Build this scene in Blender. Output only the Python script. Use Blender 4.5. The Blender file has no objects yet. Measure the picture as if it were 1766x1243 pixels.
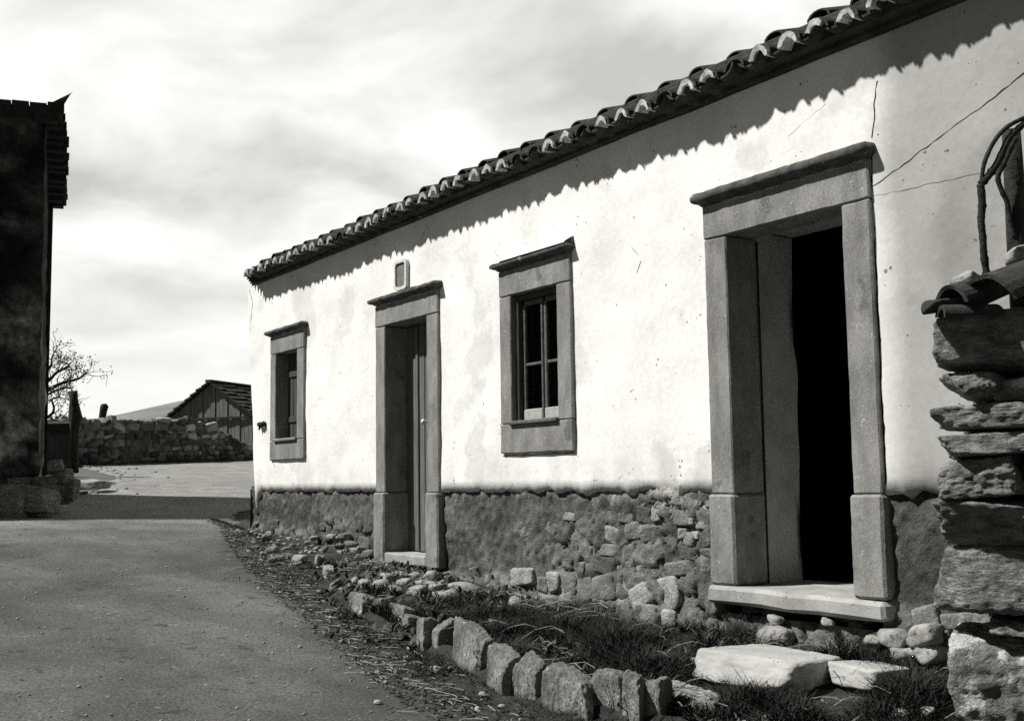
import bpy, math, random
import numpy as np
from mathutils import Vector, Matrix, noise as mn

# ------------------------------------------------------------------ camera, sky, sun, exposure
S = bpy.context.scene
COL = S.collection
FPX, PW, PH = 2000.0, 1766.0, 1243.0
PIT, ROL, YAW = math.radians(5.807), math.radians(-.8285), math.radians(33.363)
EYE = 1.5
CAM = np.array([0, -4.8, EYE])
HX = np.array([-math.cos(YAW), math.sin(YAW), 0.0])
RT = np.array([HX[1], -HX[0], 0.0]); ZZ = np.array([0, 0, 1.0])
FW = HX*math.cos(PIT)+ZZ*math.sin(PIT); UP = -HX*math.sin(PIT)+ZZ*math.cos(PIT)
R2 = RT*math.cos(ROL)+UP*math.sin(ROL); U2 = -RT*math.sin(ROL)+UP*math.cos(ROL)

cd = bpy.data.cameras.new("camera"); cam = bpy.data.objects.new("camera", cd); COL.objects.link(cam)
cd.sensor_width = 36; cd.lens = 36*FPX/PW; cd.clip_end = 9000; cd.clip_start = .05
M = Matrix.Identity(4)
for i in range(3):
    M[i][0], M[i][1], M[i][2], M[i][3] = R2[i], U2[i], -FW[i], CAM[i]
cam.matrix_world = M
S.camera = cam

SUN_EL, SUN_AZ = 50.0, 28.0            # azimuth from the house wall's outward normal towards -X
sx, sy, sz = -math.sin(math.radians(SUN_AZ))*math.cos(math.radians(SUN_EL)), -math.cos(math.radians(SUN_AZ))*math.cos(math.radians(SUN_EL)), math.sin(math.radians(SUN_EL))
ld = bpy.data.lights.new("sun", 'SUN'); ld.energy = 5.0; ld.angle = math.radians(2.0); ld.color = (1, .985, .95)
lo = bpy.data.objects.new("sun", ld); COL.objects.link(lo)
lo.rotation_euler = Vector((sx, sy, sz)).to_track_quat('Z', 'Y').to_euler()

S.view_settings.view_transform = 'Standard'; S.view_settings.look = 'None'
S.view_settings.gamma = 1; S.view_settings.exposure = 0.28
S.render.engine = 'CYCLES'
S.cycles.use_denoising = False
S.cycles.max_bounces = 6
TINT = (1.0, 1.0, .965)

W = bpy.data.worlds.new("World"); S.world = W; W.use_nodes = True
def build_world():
    nt = W.node_tree; nt.nodes.clear(); N = nt.nodes.new; L = nt.links.new
    out = N('ShaderNodeOutputWorld'); bg = N('ShaderNodeBackground'); bg.inputs[1].default_value = .1
    L(bg.outputs[0], out.inputs[0])
    sky = N('ShaderNodeTexSky'); sky.sky_type = 'NISHITA'; sky.sun_disc = False
    sky.sun_elevation = math.radians(SUN_EL); sky.sun_rotation = math.atan2(sx, sy)
    bw = N('ShaderNodeRGBToBW'); L(sky.outputs[0], bw.inputs[0])
    dim = N('ShaderNodeMath'); dim.operation = 'MULTIPLY'; dim.inputs[1].default_value = .2; L(bw.outputs[0], dim.inputs[0])
    tc = N('ShaderNodeTexCoord'); sep = N('ShaderNodeSeparateXYZ'); L(tc.outputs['Generated'], sep.inputs[0])
    # cloud deck: direction projected on a level ceiling
    zc = N('ShaderNodeMath'); zc.operation = 'ADD'; zc.inputs[1].default_value = .22; L(sep.outputs[2], zc.inputs[0])
    zm = N('ShaderNodeMath'); zm.operation = 'MAXIMUM'; zm.inputs[1].default_value = .05; L(zc.outputs[0], zm.inputs[0])
    dv = N('ShaderNodeVectorMath'); dv.operation = 'DIVIDE'; L(tc.outputs['Generated'], dv.inputs[0])
    cmb = N('ShaderNodeCombineXYZ')
    for k in range(3): L(zm.outputs[0], cmb.inputs[k])
    L(cmb.outputs[0], dv.inputs[1])
    mp = N('ShaderNodeMapping'); mp.inputs[1].default_value = (3.1, 1.7, .4); L(dv.outputs[0], mp.inputs[0])
    n1 = N('ShaderNodeTexNoise'); n1.inputs['Scale'].default_value = 2.3; n1.inputs['Detail'].default_value = 7; n1.inputs['Roughness'].default_value = .5
    n1.inputs['Distortion'].default_value = .3
    L(mp.outputs[0], n1.inputs['Vector'])
    cr = N('ShaderNodeValToRGB'); e = cr.color_ramp.elements
    e[0].position = .34; e[0].color = (4.9, 4.9, 4.8, 1); e[1].position = .64; e[1].color = (9.4, 9.4, 9.1, 1)
    L(n1.outputs[0], cr.inputs[0])
    # brighter towards the horizon
    hz = N('ShaderNodeMapRange'); hz.inputs[1].default_value = .05; hz.inputs[2].default_value = .24; hz.inputs[3].default_value = 1; hz.inputs[4].default_value = 0
    L(sep.outputs[2], hz.inputs[0])
    mh = N('ShaderNodeMix'); mh.data_type = 'RGBA'; mh.inputs[7].default_value = (8.7, 8.7, 8.4, 1)
    hm = N('ShaderNodeMath'); hm.operation = 'MULTIPLY'; hm.inputs[1].default_value = .8; L(hz.outputs[0], hm.inputs[0])
    L(hm.outputs[0], mh.inputs[0]); L(cr.outputs[0], mh.inputs[6])
    # cloud bank over the street end; unseen clear sky elsewhere dimmed to cut fill light
    dt = N('ShaderNodeVectorMath'); dt.operation = 'DOT_PRODUCT'; dt.inputs[1].default_value = tuple(HX); L(tc.outputs['Generated'], dt.inputs[0])
    mr = N('ShaderNodeMapRange'); mr.interpolation_type = 'SMOOTHSTEP'; mr.inputs[1].default_value = .45; mr.inputs[2].default_value = .72
    L(dt.outputs['Value'], mr.inputs[0])
    mx = N('ShaderNodeMix'); mx.data_type = 'RGBA'; L(mr.outputs[0], mx.inputs[0]); L(dim.outputs[0], mx.inputs[6]); L(mh.outputs[2], mx.inputs[7])
    L(mx.outputs[2], bg.inputs[0])
build_world()

# ------------------------------------------------------------------ helpers
def ray(x, y): return FW+R2*(x-883)/FPX-U2*(y-621.5)/FPX
def at(x, y, d): return CAM+ray(x, y)*d
def onY(x, y, Y=0.0):
    d = ray(x, y); return CAM+d*((Y-CAM[1])/d[1])
def zroad(X): 
    X = np.asarray(X, float)
    return np.where(X > 2, -.156, np.where(X > -20, -.078*X, np.where(X > -32, 1.56-(X+20)*.055, 2.22)))
def onground(x, y, h=0.0):
    d = ray(x, y)
    for t in np.linspace(2, 60, 6000):
        p = CAM+d*t
        if p[2] < zroad(p[0])+h: return p
    return CAM+d*30
def fbm(p, s, o=4): return mn.fractal(Vector(p)*s, 1.0, 2.0, o, noise_basis='PERLIN_ORIGINAL')
def nz(p, s): return mn.noise(Vector((p[0]*s, p[1]*s, p[2]*s)))

def worley(x, y, sx_, sy_, seed, jit=.8):
    """F1, F2-F1 and a random value per cell on a 2-D jittered grid (cells sx_ by sy_)."""
    u, v = x/sx_, y/sy_
    iv = np.floor(v); u = u+np.mod(iv, 2)*.5
    iu = np.floor(u)
    f1 = np.full(x.shape, 9.0); f2 = f1.copy(); cid = np.zeros(x.shape)
    def h(a, b, k): 
        t = np.sin(a*127.1+b*311.7+k*74.7+seed*13.37)*43758.5453; return t-np.floor(t)
    for dj in (-1, 0, 1):
        for di in (-2, -1, 0, 1, 2):
            a, b = iu+di, iv+dj
            off = (np.mod(iv, 2)-np.mod(b, 2))*.5
            px = a+.5+(h(a, b, 1)-.5)*jit+off; py = b+.5+(h(a, b, 2)-.5)*jit
            d = np.hypot(px-u, py-v)
            c = h(a, b, 3)
            new = d < f1
            f2 = np.where(new, f1, np.minimum(f2, d)); cid = np.where(new, c, cid); f1 = np.where(new, d, f1)
    return f1, f2-f1, cid

def mesh(name, V, Fc, mat=None, parent=None, smooth=False, attr=None, loc=None):
    me = bpy.data.meshes.new(name)
    me.from_pydata([tuple(map(float, v)) for v in V], [], [tuple(int(i) for i in f) for f in Fc]); me.validate(); me.update()
    if smooth: me.polygons.foreach_set('use_smooth', [True]*len(me.polygons))
    if attr is not None:
        a = me.attributes.new('tone', 'FLOAT', 'POINT'); a.data.foreach_set('value', np.asarray(attr, np.float32))
    if mat: me.materials.append(mat)
    o = bpy.data.objects.new(name, me); COL.objects.link(o)
    if loc is not None: o.location = loc
    if parent: o.parent = parent
    return o
def tag(o, label=None, cat=None, group=None, kind=None):
    if label: o['label'] = label
    if cat: o['category'] = cat
    if group: o['group'] = group
    if kind: o['kind'] = kind
    return o
def empty(name, loc=(0, 0, 0)):
    o = bpy.data.objects.new(name, None); COL.objects.link(o); o.location = loc; o.empty_display_size = .2
    return o

class MB:
    def __init__(s): s.v = []; s.f = []
    def add(s, V, Fc):
        n = len(s.v); s.v += [tuple(map(float, v)) for v in V]; s.f += [tuple(int(i)+n for i in f) for f in Fc]
    def box(s, x0, x1, y0, y1, z0, z1, b=.006):
        """a box with chamfered edges"""
        c = np.array([(x0+x1)/2, (y0+y1)/2, (z0+z1)/2]); h = np.array([x1-x0, y1-y0, z1-z0])/2
        b = min(b, h.min()*.45)
        bm_v = []; idx = {}
        for ax in range(3):
            for sg in (-1, 1):
                for a in (-1, 1):
                    for d in (-1, 1):
                        q = h-b; p = np.zeros(3); o = [k for k in range(3) if k != ax]
                        p[ax] = sg*h[ax]; p[o[0]] = a*q[o[0]]; p[o[1]] = d*q[o[1]]
                        sgn = [0, 0, 0]; sgn[ax] = sg; sgn[o[0]] = a; sgn[o[1]] = d
                        idx[(ax, tuple(sgn))] = len(bm_v); bm_v.append(c+p)
        Fs = []
        for ax in range(3):
            o = [k for k in range(3) if k != ax]
            for sg in (-1, 1):
                q = []
                for a, d in ((-1, -1), (1, -1), (1, 1), (-1, 1)):
                    t = [0, 0, 0]; t[ax] = sg; t[o[0]] = a; t[o[1]] = d; q.append(idx[(ax, tuple(t))])
                flip = (sg < 0) ^ (ax == 1)
                Fs.append(q[::-1] if flip else q)
        for ax in range(3):                       # edges along ax
            o = [k for k in range(3) if k != ax]
            for a in (-1, 1):
                for d in (-1, 1):
                    t0 = [0, 0, 0]; t0[ax] = -1; t0[o[0]] = a; t0[o[1]] = d; t1 = list(t0); t1[ax] = 1
                    Fs.append([idx[(o[0], tuple(t0))], idx[(o[0], tuple(t1))], idx[(o[1], tuple(t1))], idx[(o[1], tuple(t0))]])
        for t in [(a, b_, d) for a in (-1, 1) for b_ in (-1, 1) for d in (-1, 1)]:
            Fs.append([idx[(0, t)], idx[(1, t)], idx[(2, t)]])
        s.add(bm_v, Fs)
    def tube(s, pts, rad, n=7):
        pts = [Vector(p) for p in pts]; rings = []
        for i, p in enumerate(pts):
            t = (pts[min(i+1, len(pts)-1)]-pts[max(i-1, 0)]).normalized()
            a = t.orthogonal().normalized() if i == 0 else (a-t*a.dot(t)).normalized()
            b = t.cross(a); r = rad[i] if hasattr(rad, '__len__') else rad
            rings.append([p+(a*math.cos(k*2*math.pi/n)+b*math.sin(k*2*math.pi/n))*r for k in range(n)])
        V = [v for r in rings for v in r]; Fs = []
        for i in range(len(pts)-1):
            for k in range(n):
                Fs.append([i*n+k, i*n+(k+1) % n, (i+1)*n+(k+1) % n, (i+1)*n+k])
        Fs.append(list(range(n))[::-1]); Fs.append([(len(pts)-1)*n+k for k in range(n)])
        s.add(V, Fs)
    def build(s, name, mat, parent=None, smooth=False):
        o = mesh(name, s.v, s.f, mat, parent, smooth)
        import bmesh
        bm = bmesh.new(); bm.from_mesh(o.data); bmesh.ops.recalc_face_normals(bm, faces=bm.faces); bm.to_mesh(o.data); bm.free()
        return o
def grid_faces(nu, nv, skip=None):
    return [[i*nv+j, (i+1)*nv+j, (i+1)*nv+j+1, i*nv+j+1] for i in range(nu-1) for j in range(nv-1) if skip is None or not skip(i, j)]
def flip(F): return [f[::-1] for f in F]

# ------------------------------------------------------------------ materials (neutral greys: the photograph is black and white)
def g(v): return (v*TINT[0], v*TINT[1], v*TINT[2], 1)
def material(name, lo_, hi_, scale=6.0, detail=8, rough=.9, bump=.3, bscale=40.0, dist=.01, speck=None, tone=False, patch=None, spec=.25, stretch=None, rampw=(.3, .7), grain=None):
    m = bpy.data.materials.new(name); m.use_nodes = True; nt = m.node_tree; N = nt.nodes.new; L = nt.links.new
    P = nt.nodes['Principled BSDF']; P.inputs['Roughness'].default_value = rough; P.inputs['Specular IOR Level'].default_value = spec
    tc = N('ShaderNodeTexCoord'); vec = tc.outputs['Object']
    if stretch:
        mp = N('ShaderNodeMapping'); mp.inputs[3].default_value = stretch; L(vec, mp.inputs[0]); vec = mp.outputs[0]
    n = N('ShaderNodeTexNoise'); n.inputs['Scale'].default_value = scale; n.inputs['Detail'].default_value = detail; n.inputs['Roughness'].default_value = .62
    L(vec, n.inputs['Vector'])
    r = N('ShaderNodeValToRGB'); r.color_ramp.elements[0].position = rampw[0]; r.color_ramp.elements[0].color = g(lo_)
    r.color_ramp.elements[1].position = rampw[1]; r.color_ramp.elements[1].color = g(hi_); L(n.outputs[0], r.inputs[0])
    col = r.outputs[0]
    if patch:                                     # (value, scale, threshold): lichen, limewash or stains
        val, sc, th = patch
        q = N('ShaderNodeTexNoise'); q.inputs['Scale'].default_value = sc; q.inputs['Detail'].default_value = 6; q.inputs['Roughness'].default_value = .6; L(tc.outputs['Object'], q.inputs['Vector'])
        mr = N('ShaderNodeMapRange'); mr.interpolation_type = 'SMOOTHSTEP'; mr.inputs[1].default_value = th; mr.inputs[2].default_value = th+.07; L(q.outputs[0], mr.inputs[0])
        mx = N('ShaderNodeMix'); mx.data_type = 'RGBA'; mx.inputs[7].default_value = g(val); L(mr.outputs[0], mx.inputs[0]); L(col, mx.inputs[6]); col = mx.outputs[2]
    if speck:                                     # (value, scale, size): grit and pits
        val, sc, size = speck
        q = N('ShaderNodeTexVoronoi'); q.inputs['Scale'].default_value = sc; L(tc.outputs['Object'], q.inputs['Vector'])
        q2 = N('ShaderNodeTexNoise'); q2.inputs['Scale'].default_value = sc*.23; L(tc.outputs['Object'], q2.inputs['Vector'])
        sb = N('ShaderNodeMath'); sb.operation = 'MULTIPLY_ADD'; sb.inputs[1].default_value = -1.2; sb.inputs[2].default_value = .62; L(q2.outputs[0], sb.inputs[0])
        ad = N('ShaderNodeMath'); ad.operation = 'ADD'; L(q.outputs[0], ad.inputs[0]); L(sb.outputs[0], ad.inputs[1])
        mr = N('ShaderNodeMapRange'); mr.inputs[1].default_value = size; mr.inputs[2].default_value = size*.5; L(ad.outputs[0], mr.inputs[0])
        mx = N('ShaderNodeMix'); mx.data_type = 'RGBA'; mx.inputs[7].default_value = g(val); L(mr.outputs[0], mx.inputs[0]); L(col, mx.inputs[6]); col = mx.outputs[2]
    if grain:                                     # (scale, amount): sand-sized variation of the surface colour
        q = N('ShaderNodeTexNoise'); q.inputs['Scale'].default_value = grain[0]; q.inputs['Detail'].default_value = 3; q.inputs['Roughness'].default_value = .7; L(tc.outputs['Object'], q.inputs['Vector'])
        mr = N('ShaderNodeMapRange'); mr.inputs[1].default_value = .3; mr.inputs[2].default_value = .7; mr.inputs[3].default_value = 1-grain[1]; mr.inputs[4].default_value = 1+grain[1]; L(q.outputs[0], mr.inputs[0])
        mx = N('ShaderNodeVectorMath'); mx.operation = 'SCALE'; L(col, mx.inputs[0]); L(mr.outputs[0], mx.inputs['Scale']); col = mx.outputs[0]
    if tone:
        a = N('ShaderNodeAttribute'); a.attribute_name = 'tone'
        mx = N('ShaderNodeMix'); mx.data_type = 'RGBA'; mx.blend_type = 'MULTIPLY'; mx.inputs[0].default_value = 1
        cc = N('ShaderNodeCombineColor')
        for k in range(3): L(a.outputs['Fac'], cc.inputs[k])
        L(col, mx.inputs[6]); L(cc.outputs[0], mx.inputs[7]); col = mx.outputs[2]
    L(col, P.inputs['Base Color'])
    b = N('ShaderNodeTexNoise'); b.inputs['Scale'].default_value = bscale; b.inputs['Detail'].default_value = 6; b.inputs['Roughness'].default_value = .65; L(vec, b.inputs['Vector'])
    bp = N('ShaderNodeBump'); bp.inputs['Strength'].default_value = bump; bp.inputs['Distance'].default_value = dist; L(b.outputs[0], bp.inputs['Height']); L(bp.outputs[0], P.inputs['Normal'])
    return m

MAT = dict(
    plaster=material('limewash_plaster', .70, .86, 1.6, 9, .95, .35, 18, .008, speck=(.3, 22, .04), tone=True, patch=(.66, 1.1, .55), grain=(24, .07)),
    plinth=material('rubble_render', .45, 1.2, 16, 8, .95, .9, 60, .016, tone=True, grain=(90, .35)),
    stonework=material('rubble_stonework', .6, 1.3, 14, 9, .95, 1.0, 45, .02, tone=True, grain=(90, .3), speck=(.3, 40, .05)),
    trim=material('dressed_limestone', .15, .30, 9, 10, .88, .7, 90, .008, speck=(.45, 60, .05), stretch=(1, 1, .4), patch=(.14, 4.2, .60), grain=(120, .28)),
    trim_lit=material('lit_threshold_stone', .24, .42, 6, 8, .9, .5, 60, .006, speck=(.12, 40, .06)),  # lighter copy of trim; sun on the thresholds is put into its colour
    cornice=material('weathered_cornice', .03, .12, 12, 8, .95, .6, 70, .008, patch=(.34, 9, .62)),
    cap=material('limewash_cap', .45, .8, 14, 8, .95, .5, 50, .01),
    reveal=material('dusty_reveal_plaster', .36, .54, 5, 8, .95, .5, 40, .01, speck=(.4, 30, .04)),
    tile=material('old_clay_tile', .02, .065, 9, 8, .95, .6, 60, .01, patch=(.15, 14, .64)),
    tile_tip=material('mortared_tile_end', .22, .75, 18, 6, .95, .5, 60, .01),
    wood=material('dark_painted_wood', .03, .085, 7, 8, .7, .5, 50, .004, stretch=(12, 12, .6)),
    doorwood=material('grey_door_boards', .07, .19, 6, 8, .75, .6, 40, .004, stretch=(16, 16, .7)),
    sash=material('weathered_sash_wood', .06, .15, 8, 6, .7, .4, 60, .003, stretch=(3, 3, 3)),
    sash_rail=material('pale_rail', .28, .42, 20, 6, .8, .4, 60, .003),  # paler than the sash wood
    metal=material('pale_metal_knob', .55, .7, 20, 3, .3, .1, 60, .002, spec=.6),
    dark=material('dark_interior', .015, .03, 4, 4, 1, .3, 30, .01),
    kerb=material('kerb_limestone', .07, .30, 9, 10, .95, 1.0, 45, .025, patch=(.46, 9, .6), speck=(.05, 30, .07), stretch=(1, 1, .45), grain=(90, .3)),
    pale=material('pale_limestone', .16, .40, 8, 9, .95, .7, 40, .015, patch=(.16, 6, .6)),
    slab=material('pale_step_slab', .30, .46, 5, 9, .95, .6, 40, .012, speck=(.2, 30, .06)),
    wallstone=material('dry_wall_stone', .09, .42, 11, 10, .95, 1.0, 30, .05, patch=(.36, 8, .6), stretch=(1, 1, 2.6), grain=(80, .35)),
    lichen=material('lichened_boulder', .09, .34, 8, 10, .95, 1.0, 30, .03, patch=(.5, 9, .52), grain=(80, .3)),
    farwall=material('far_dry_stone', 1.4, 3.6, 6, 8, .95, .8, 12, .05, tone=True),
    oldwall=material('old_building_render', .3, 1.5, 3, 9, .95, 1.0, 9, .06, tone=True, grain=(12, .4)),
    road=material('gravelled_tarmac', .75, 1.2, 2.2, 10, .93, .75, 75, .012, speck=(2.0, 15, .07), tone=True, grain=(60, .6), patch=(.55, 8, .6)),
    soil=material('dark_soil', .02, .07, 14, 9, 1, 1.0, 40, .03, speck=(.3, 30, .05)),
    grass=material('dark_grass', .012, .04, 3, 4, .8, .1, 30, .003),
    straw=material('dry_straw', .08, .26, 9, 3, .9, .1, 30, .003),
    litter=material('leaf_litter', .015, .11, 11, 5, .95, .2, 30, .003),
    pebble=material('pale_pebble', .14, .42, 14, 5, .95, .4, 50, .005),
    barn=material('weathered_barn_boards', .08, .26, 5, 8, .95, .6, 20, .01, stretch=(9, 9, .4)),
    bark=material('dark_bark', .015, .05, 12, 8, .95, .9, 30, .02),
    bud=material('young_leaf', .05, .10, 9, 3, .9, .1, 30, .003),
    hill=material('far_hillside', .13, .22, .02, 8, 1, .2, .1, .1),
    field=material('field_earth', .06, .14, 1.2, 9, 1, .6, 9, .03),
    crack=material('crack_shadow', .015, .03, 9, 3, 1, .1, 30, .003),
    plaque=material('grey_plaque', .1, .24, 30, 6, .85, .4, 60, .004, stretch=(3, 3, .6)),
)
def glass():
    m = bpy.data.materials.new('window_glass'); m.use_nodes = True; nt = m.node_tree; N = nt.nodes.new; L = nt.links.new
    nt.nodes.remove(nt.nodes['Principled BSDF']); out = nt.nodes['Material Output']
    t = N('ShaderNodeBsdfTransparent'); t.inputs[0].default_value = g(.8); gl = N('ShaderNodeBsdfGlossy'); gl.inputs['Roughness'].default_value = .06
    f = N('ShaderNodeFresnel'); f.inputs[0].default_value = 1.3; mx = N('ShaderNodeMixShader')
    L(f.outputs[0], mx.inputs[0]); L(t.outputs[0], mx.inputs[1]); L(gl.outputs[0], mx.inputs[2]); L(mx.outputs[0], out.inputs[0])
    return m
MAT['glass'] = glass()

# ------------------------------------------------------------------ the ground
WBX = [-30, -20, -13, -9.5, -8.4, -7.4, -6.2, -4.85, -3.85, -2, 4]
WBZ = [2.1, 1.55, 1.0, .80, .735, .64, .565, .60, .58, .55, .5]
KX = [-9.2, -8.9, -7.6, -6.9, -6.0, -5.2, -4.7, -4.2, -3.7, -3.0, 3.0]
KY = [-.72, -.87, -1.2, -1.33, -1.35, -1.42, -1.42, -1.18, -1.1, -1.2, -1.6]
ERX = [-30, -17, -14.6, -12.2, -10.4, -8.8, -7.2, -6.1, -5.3, -4.8, -3, 6]
ERY = [9, 9, .5, -.40, -.87, -1.26, -1.55, -1.77, -1.91, -1.97, -2.2, -2.8]
ELX = [-30, -27.4, -21.6, -18.1, -17, -15.9, -14.5, -12, -8, 6]
ELY = [1.4, 1.3, .8, -.3, -1.1, -1.8, -2.6, -6, -9, -10]
def ip(x, a, b): return np.interp(x, a, b)
def wig(x, s, k): return mn.noise(Vector((x*s, k, 0)))
def zground(X, Y):
    zr = float(zroad(X)); kx = max(min(X, 4), -13.2)
    if X > -13.2:
        yk = ip(X, KX, KY) if X > -9.2 else ip(X, [-13.2, -9.2], [-.25, -.72])
        wb = ip(X, WBX, WBZ)
        if Y > yk:
            t = min(max((Y-yk-.06)/(0-yk-.06), 0), 1)
            top = zr+(.05 if X > -9 else .0)
            z = top*(1-t)+wb*t
            return z+.025*nz((X, Y, 0), 2.2)+.012*nz((X, Y, 3), 7)
        er = ip(X, ERX, ERY)
        if Y > er:
            return zr-.004+.02*nz((X, Y, 0), 5)
    er, el = ip(X, ERX, ERY), ip(X, ELX, ELY)
    if el < Y < er: return zr-.03
    return zr-.012+.05*max(0, nz((X, Y, 0), 1.1))*(1 if abs(Y) < 60 else 0)
gx = np.concatenate([[-4000, -1500, -600, -250, -120, -70, -50, -40], np.arange(-34, -14, .5), np.arange(-14, -1.9, .07), np.arange(-1.9, 4, .4), [6, 12, 30, 100, 400, 1500, 4000]])
gy = np.concatenate([[-4000, -1500, -500, -150, -60, -30, -20, -14], np.arange(-10, -3, .5), np.arange(-3, .25, .06), np.arange(.3, 10, .6), [14, 24, 60, 150, 500, 1500, 4000]])
V = [(x, y, zground(x, y)) for x in gx for y in gy]
gnd = mesh('ground', V, grid_faces(len(gx), len(gy)), MAT['soil'], smooth=True); tag(gnd, kind='structure')
# distant fields take another earth
gnd.data.materials.append(MAT['field'])
for p in gnd.data.polygons:
    c = p.center
    if c.x < -15 or c.y < -4 or c.x > 3: p.material_index = 1

rx = np.concatenate([np.arange(-30, -15, .3), np.arange(-15, 4.1, .12)]); nv = 70
V = []; T = []
for x in rx:
    e0 = ip(x, ELX, ELY)+.25*wig(x, .9, 4)+.08*wig(x, 4, 5); e1 = ip(x, ERX, ERY)+.16*wig(x, 1.6, 1)+.14*wig(x, 5, 2)+.08*wig(x, 14, 3)
    for j in range(nv):
        y = e0+(e1-e0)*j/(nv-1)
        V.append((x, y, float(zroad(x))+.006+.008*nz((x, y, 0), 1.3)+.004*nz((x, y, 0), 6)-(.02 if j in (0, nv-1) else 0)))
        far = min(max((-x-12.3+1.2*nz((x, y, 1), .5)+.6*nz((x, y, 1), 1.7))/1.8, 0), 1)  # pale far surface, begun early so its colour lifts the building's shadow
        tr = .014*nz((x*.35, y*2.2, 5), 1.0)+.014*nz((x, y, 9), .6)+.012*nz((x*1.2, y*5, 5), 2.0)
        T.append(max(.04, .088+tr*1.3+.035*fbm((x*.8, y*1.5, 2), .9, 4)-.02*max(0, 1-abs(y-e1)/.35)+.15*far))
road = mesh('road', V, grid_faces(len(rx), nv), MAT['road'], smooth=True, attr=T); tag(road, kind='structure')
# hill on the skyline
V = []
hu = np.linspace(-1, 1, 40); hv = np.linspace(0, 1, 14)
for u in hu:
    for v in hv:
        base = at(300, 700, 600); lat = RT*u*420+HX*v*500
        top = 80*math.exp(-((u-.1)/.7)**2)
        V.append((base[0]+lat[0], base[1]+lat[1], -4+(top+6)*math.sin(min(v*1.3, 1)*math.pi/2)+1.2*nz((u*6, v*4, 0), 1.5)))
hill = mesh('hill', V, grid_faces(40, 14), MAT['hill'], smooth=True); tag(hill, kind='structure')

# ------------------------------------------------------------------ the white house
house = tag(empty('house', (-7.5, 0, .7)), 'long whitewashed cottage with a tiled eave and a bare rubble base', 'house')
HL = Vector((-7.5, 0, .7))
def hpart(o, parent=None):
    """parent a mesh built in world coordinates without moving it"""
    p = parent or house
    o.parent = p
    o.matrix_parent_inverse = Matrix.Translation(-HL)
    return o
DO = {'d1': (-9.53, -8.38, .78, 3.09, -9.35, -8.57, .865, 2.89), 'd2': (-5.125, -3.885, .87, 3.115, -4.94, -4.07, .865, 2.91)}
WI = {'w1': (-12.1, -11.18, 1.735, 3.09, -11.95, -11.36, 1.94, 2.89), 'w2': (-7.42, -6.50, 1.687, 3.08, -7.267, -6.67, 1.905, 2.88)}
XR = -1.4
def xl(z): return -12.70-.31*min(max((z-1.2)/2.6, 0), 1)+.02*wig(z, 2.0, 8)
def plaster_wall():
    holes = [(a[0]+.05, a[1]-.05, a[2]+.05 if k[0] == 'w' else 1.0, a[3]-.05) for k, a in {**DO, **WI}.items()]
    xs = set(np.round(np.arange(-12.6, XR, .045), 3)); zs = set(np.round(np.arange(1.49, 3.80, .06), 3))
    for h in holes:
        for s, vals in ((xs, h[:2]), (zs, h[2:])):
            for v in vals:
                for w in [w for w in s if abs(w-v) < .022]: s.discard(w)
                s.add(round(v, 3))
    xs = sorted(xs); zs = [z for z in sorted(zs) if z > 1.43]
    cols = [('g', y) for y in (5.4, 4, 3, 2, 1.2, .7, .4, .25)]+[('c', k) for k in (1, .66, .33, 0)]+[('x', x) for x in xs]
    V = []; T = []
    rows = [-2, -1]+zs
    for kind, u in cols:
        for z in rows:
            xx = u if kind == 'x' else -12.7
            zb = 1.405+.024*wig(xx, 7, 1)+.02*wig(xx, 27, 2)-.01*(wig(xx, 13, 5) > .25)
            if xx > -7.2: zb += .035*wig(xx, 4.3, 9)+.025*wig(xx, 17, 11)
            if xx < -12.42: zb = 1.405-(-12.42-xx)*.9
            if kind == 'g': zb = 1.05
            zz = zb if z < 0 else z
            if z == zs[0]: zz = max(zz, zb+.012)
            d = .011*fbm((xx, 0, zz), 1.1, 3)+.004*nz((xx, 0, zz), 7)
            w = xl(zz); r = .14
            if kind == 'x':
                x, y = max(u, w+r+.001*(u+12.7)), d
            elif kind == 'c':
                a = u*math.pi/2; x, y = w+r-r*math.sin(a), r-r*math.cos(a)+d*(1-u)
            else:
                x, y = w+.02*nz((0, u, zz), 2), u
            if z == -2: y += .09 if kind != 'g' else 0; x += .06 if kind == 'g' else 0
            V.append((x, y, zz))
            old = min(max((x+3.95+.12*nz((0, 0, zz), 1.5))/.25, 0), 1)   # older greyer coat right of the crack
            mott = .1*max(0, fbm((x, 0, zz), 1.7, 4))+.12*max(0, nz((x*1.0, 4, zz*.35), 2.2)-.25)
            lowst = .2*max(0, 1-(zz-1.4)/.3)*(.45+nz((x, 1, zz), 6)+.5*nz((x, 1, zz*.4), 15))
            for a_, c_, b_ in ((-12.1, -11.18, 1.735), (-7.42, -6.5, 1.687)):
                if a_-.02 < x < c_+.02 and zz < b_: lowst += .22*max(0, nz((x, 3, zz*.12), 13))*max(0, 1-(b_-zz)/.32)
            grim = .25*max(0, 1-abs(x+12.85)/.25)*max(0, .3+nz((x, 2, zz), 4)) if x < -12.5 else 0
            T.append(max(.3, 1.06-.58*old-mott-lowst-grim))
    nc = [c[1] if c[0] == 'x' else None for c in cols]
    def skip(i, j):
        if nc[i] is None or nc[i+1] is None or j < 0: return False
        x = (nc[i]+nc[i+1])/2
        z = 1.42 if j < 2 else (rows[j]+rows[j+1])/2
        return any(h[0]-1e-3 < x < h[1]+1e-3 and h[2]-1e-3 < z < h[3]+1e-3 for h in holes)
    o = mesh('plaster_wall', V, flip(grid_faces(len(cols), len(rows), skip)), MAT['plaster'], smooth=True, attr=T)
    return hpart(o)
plaster_wall()

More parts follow.
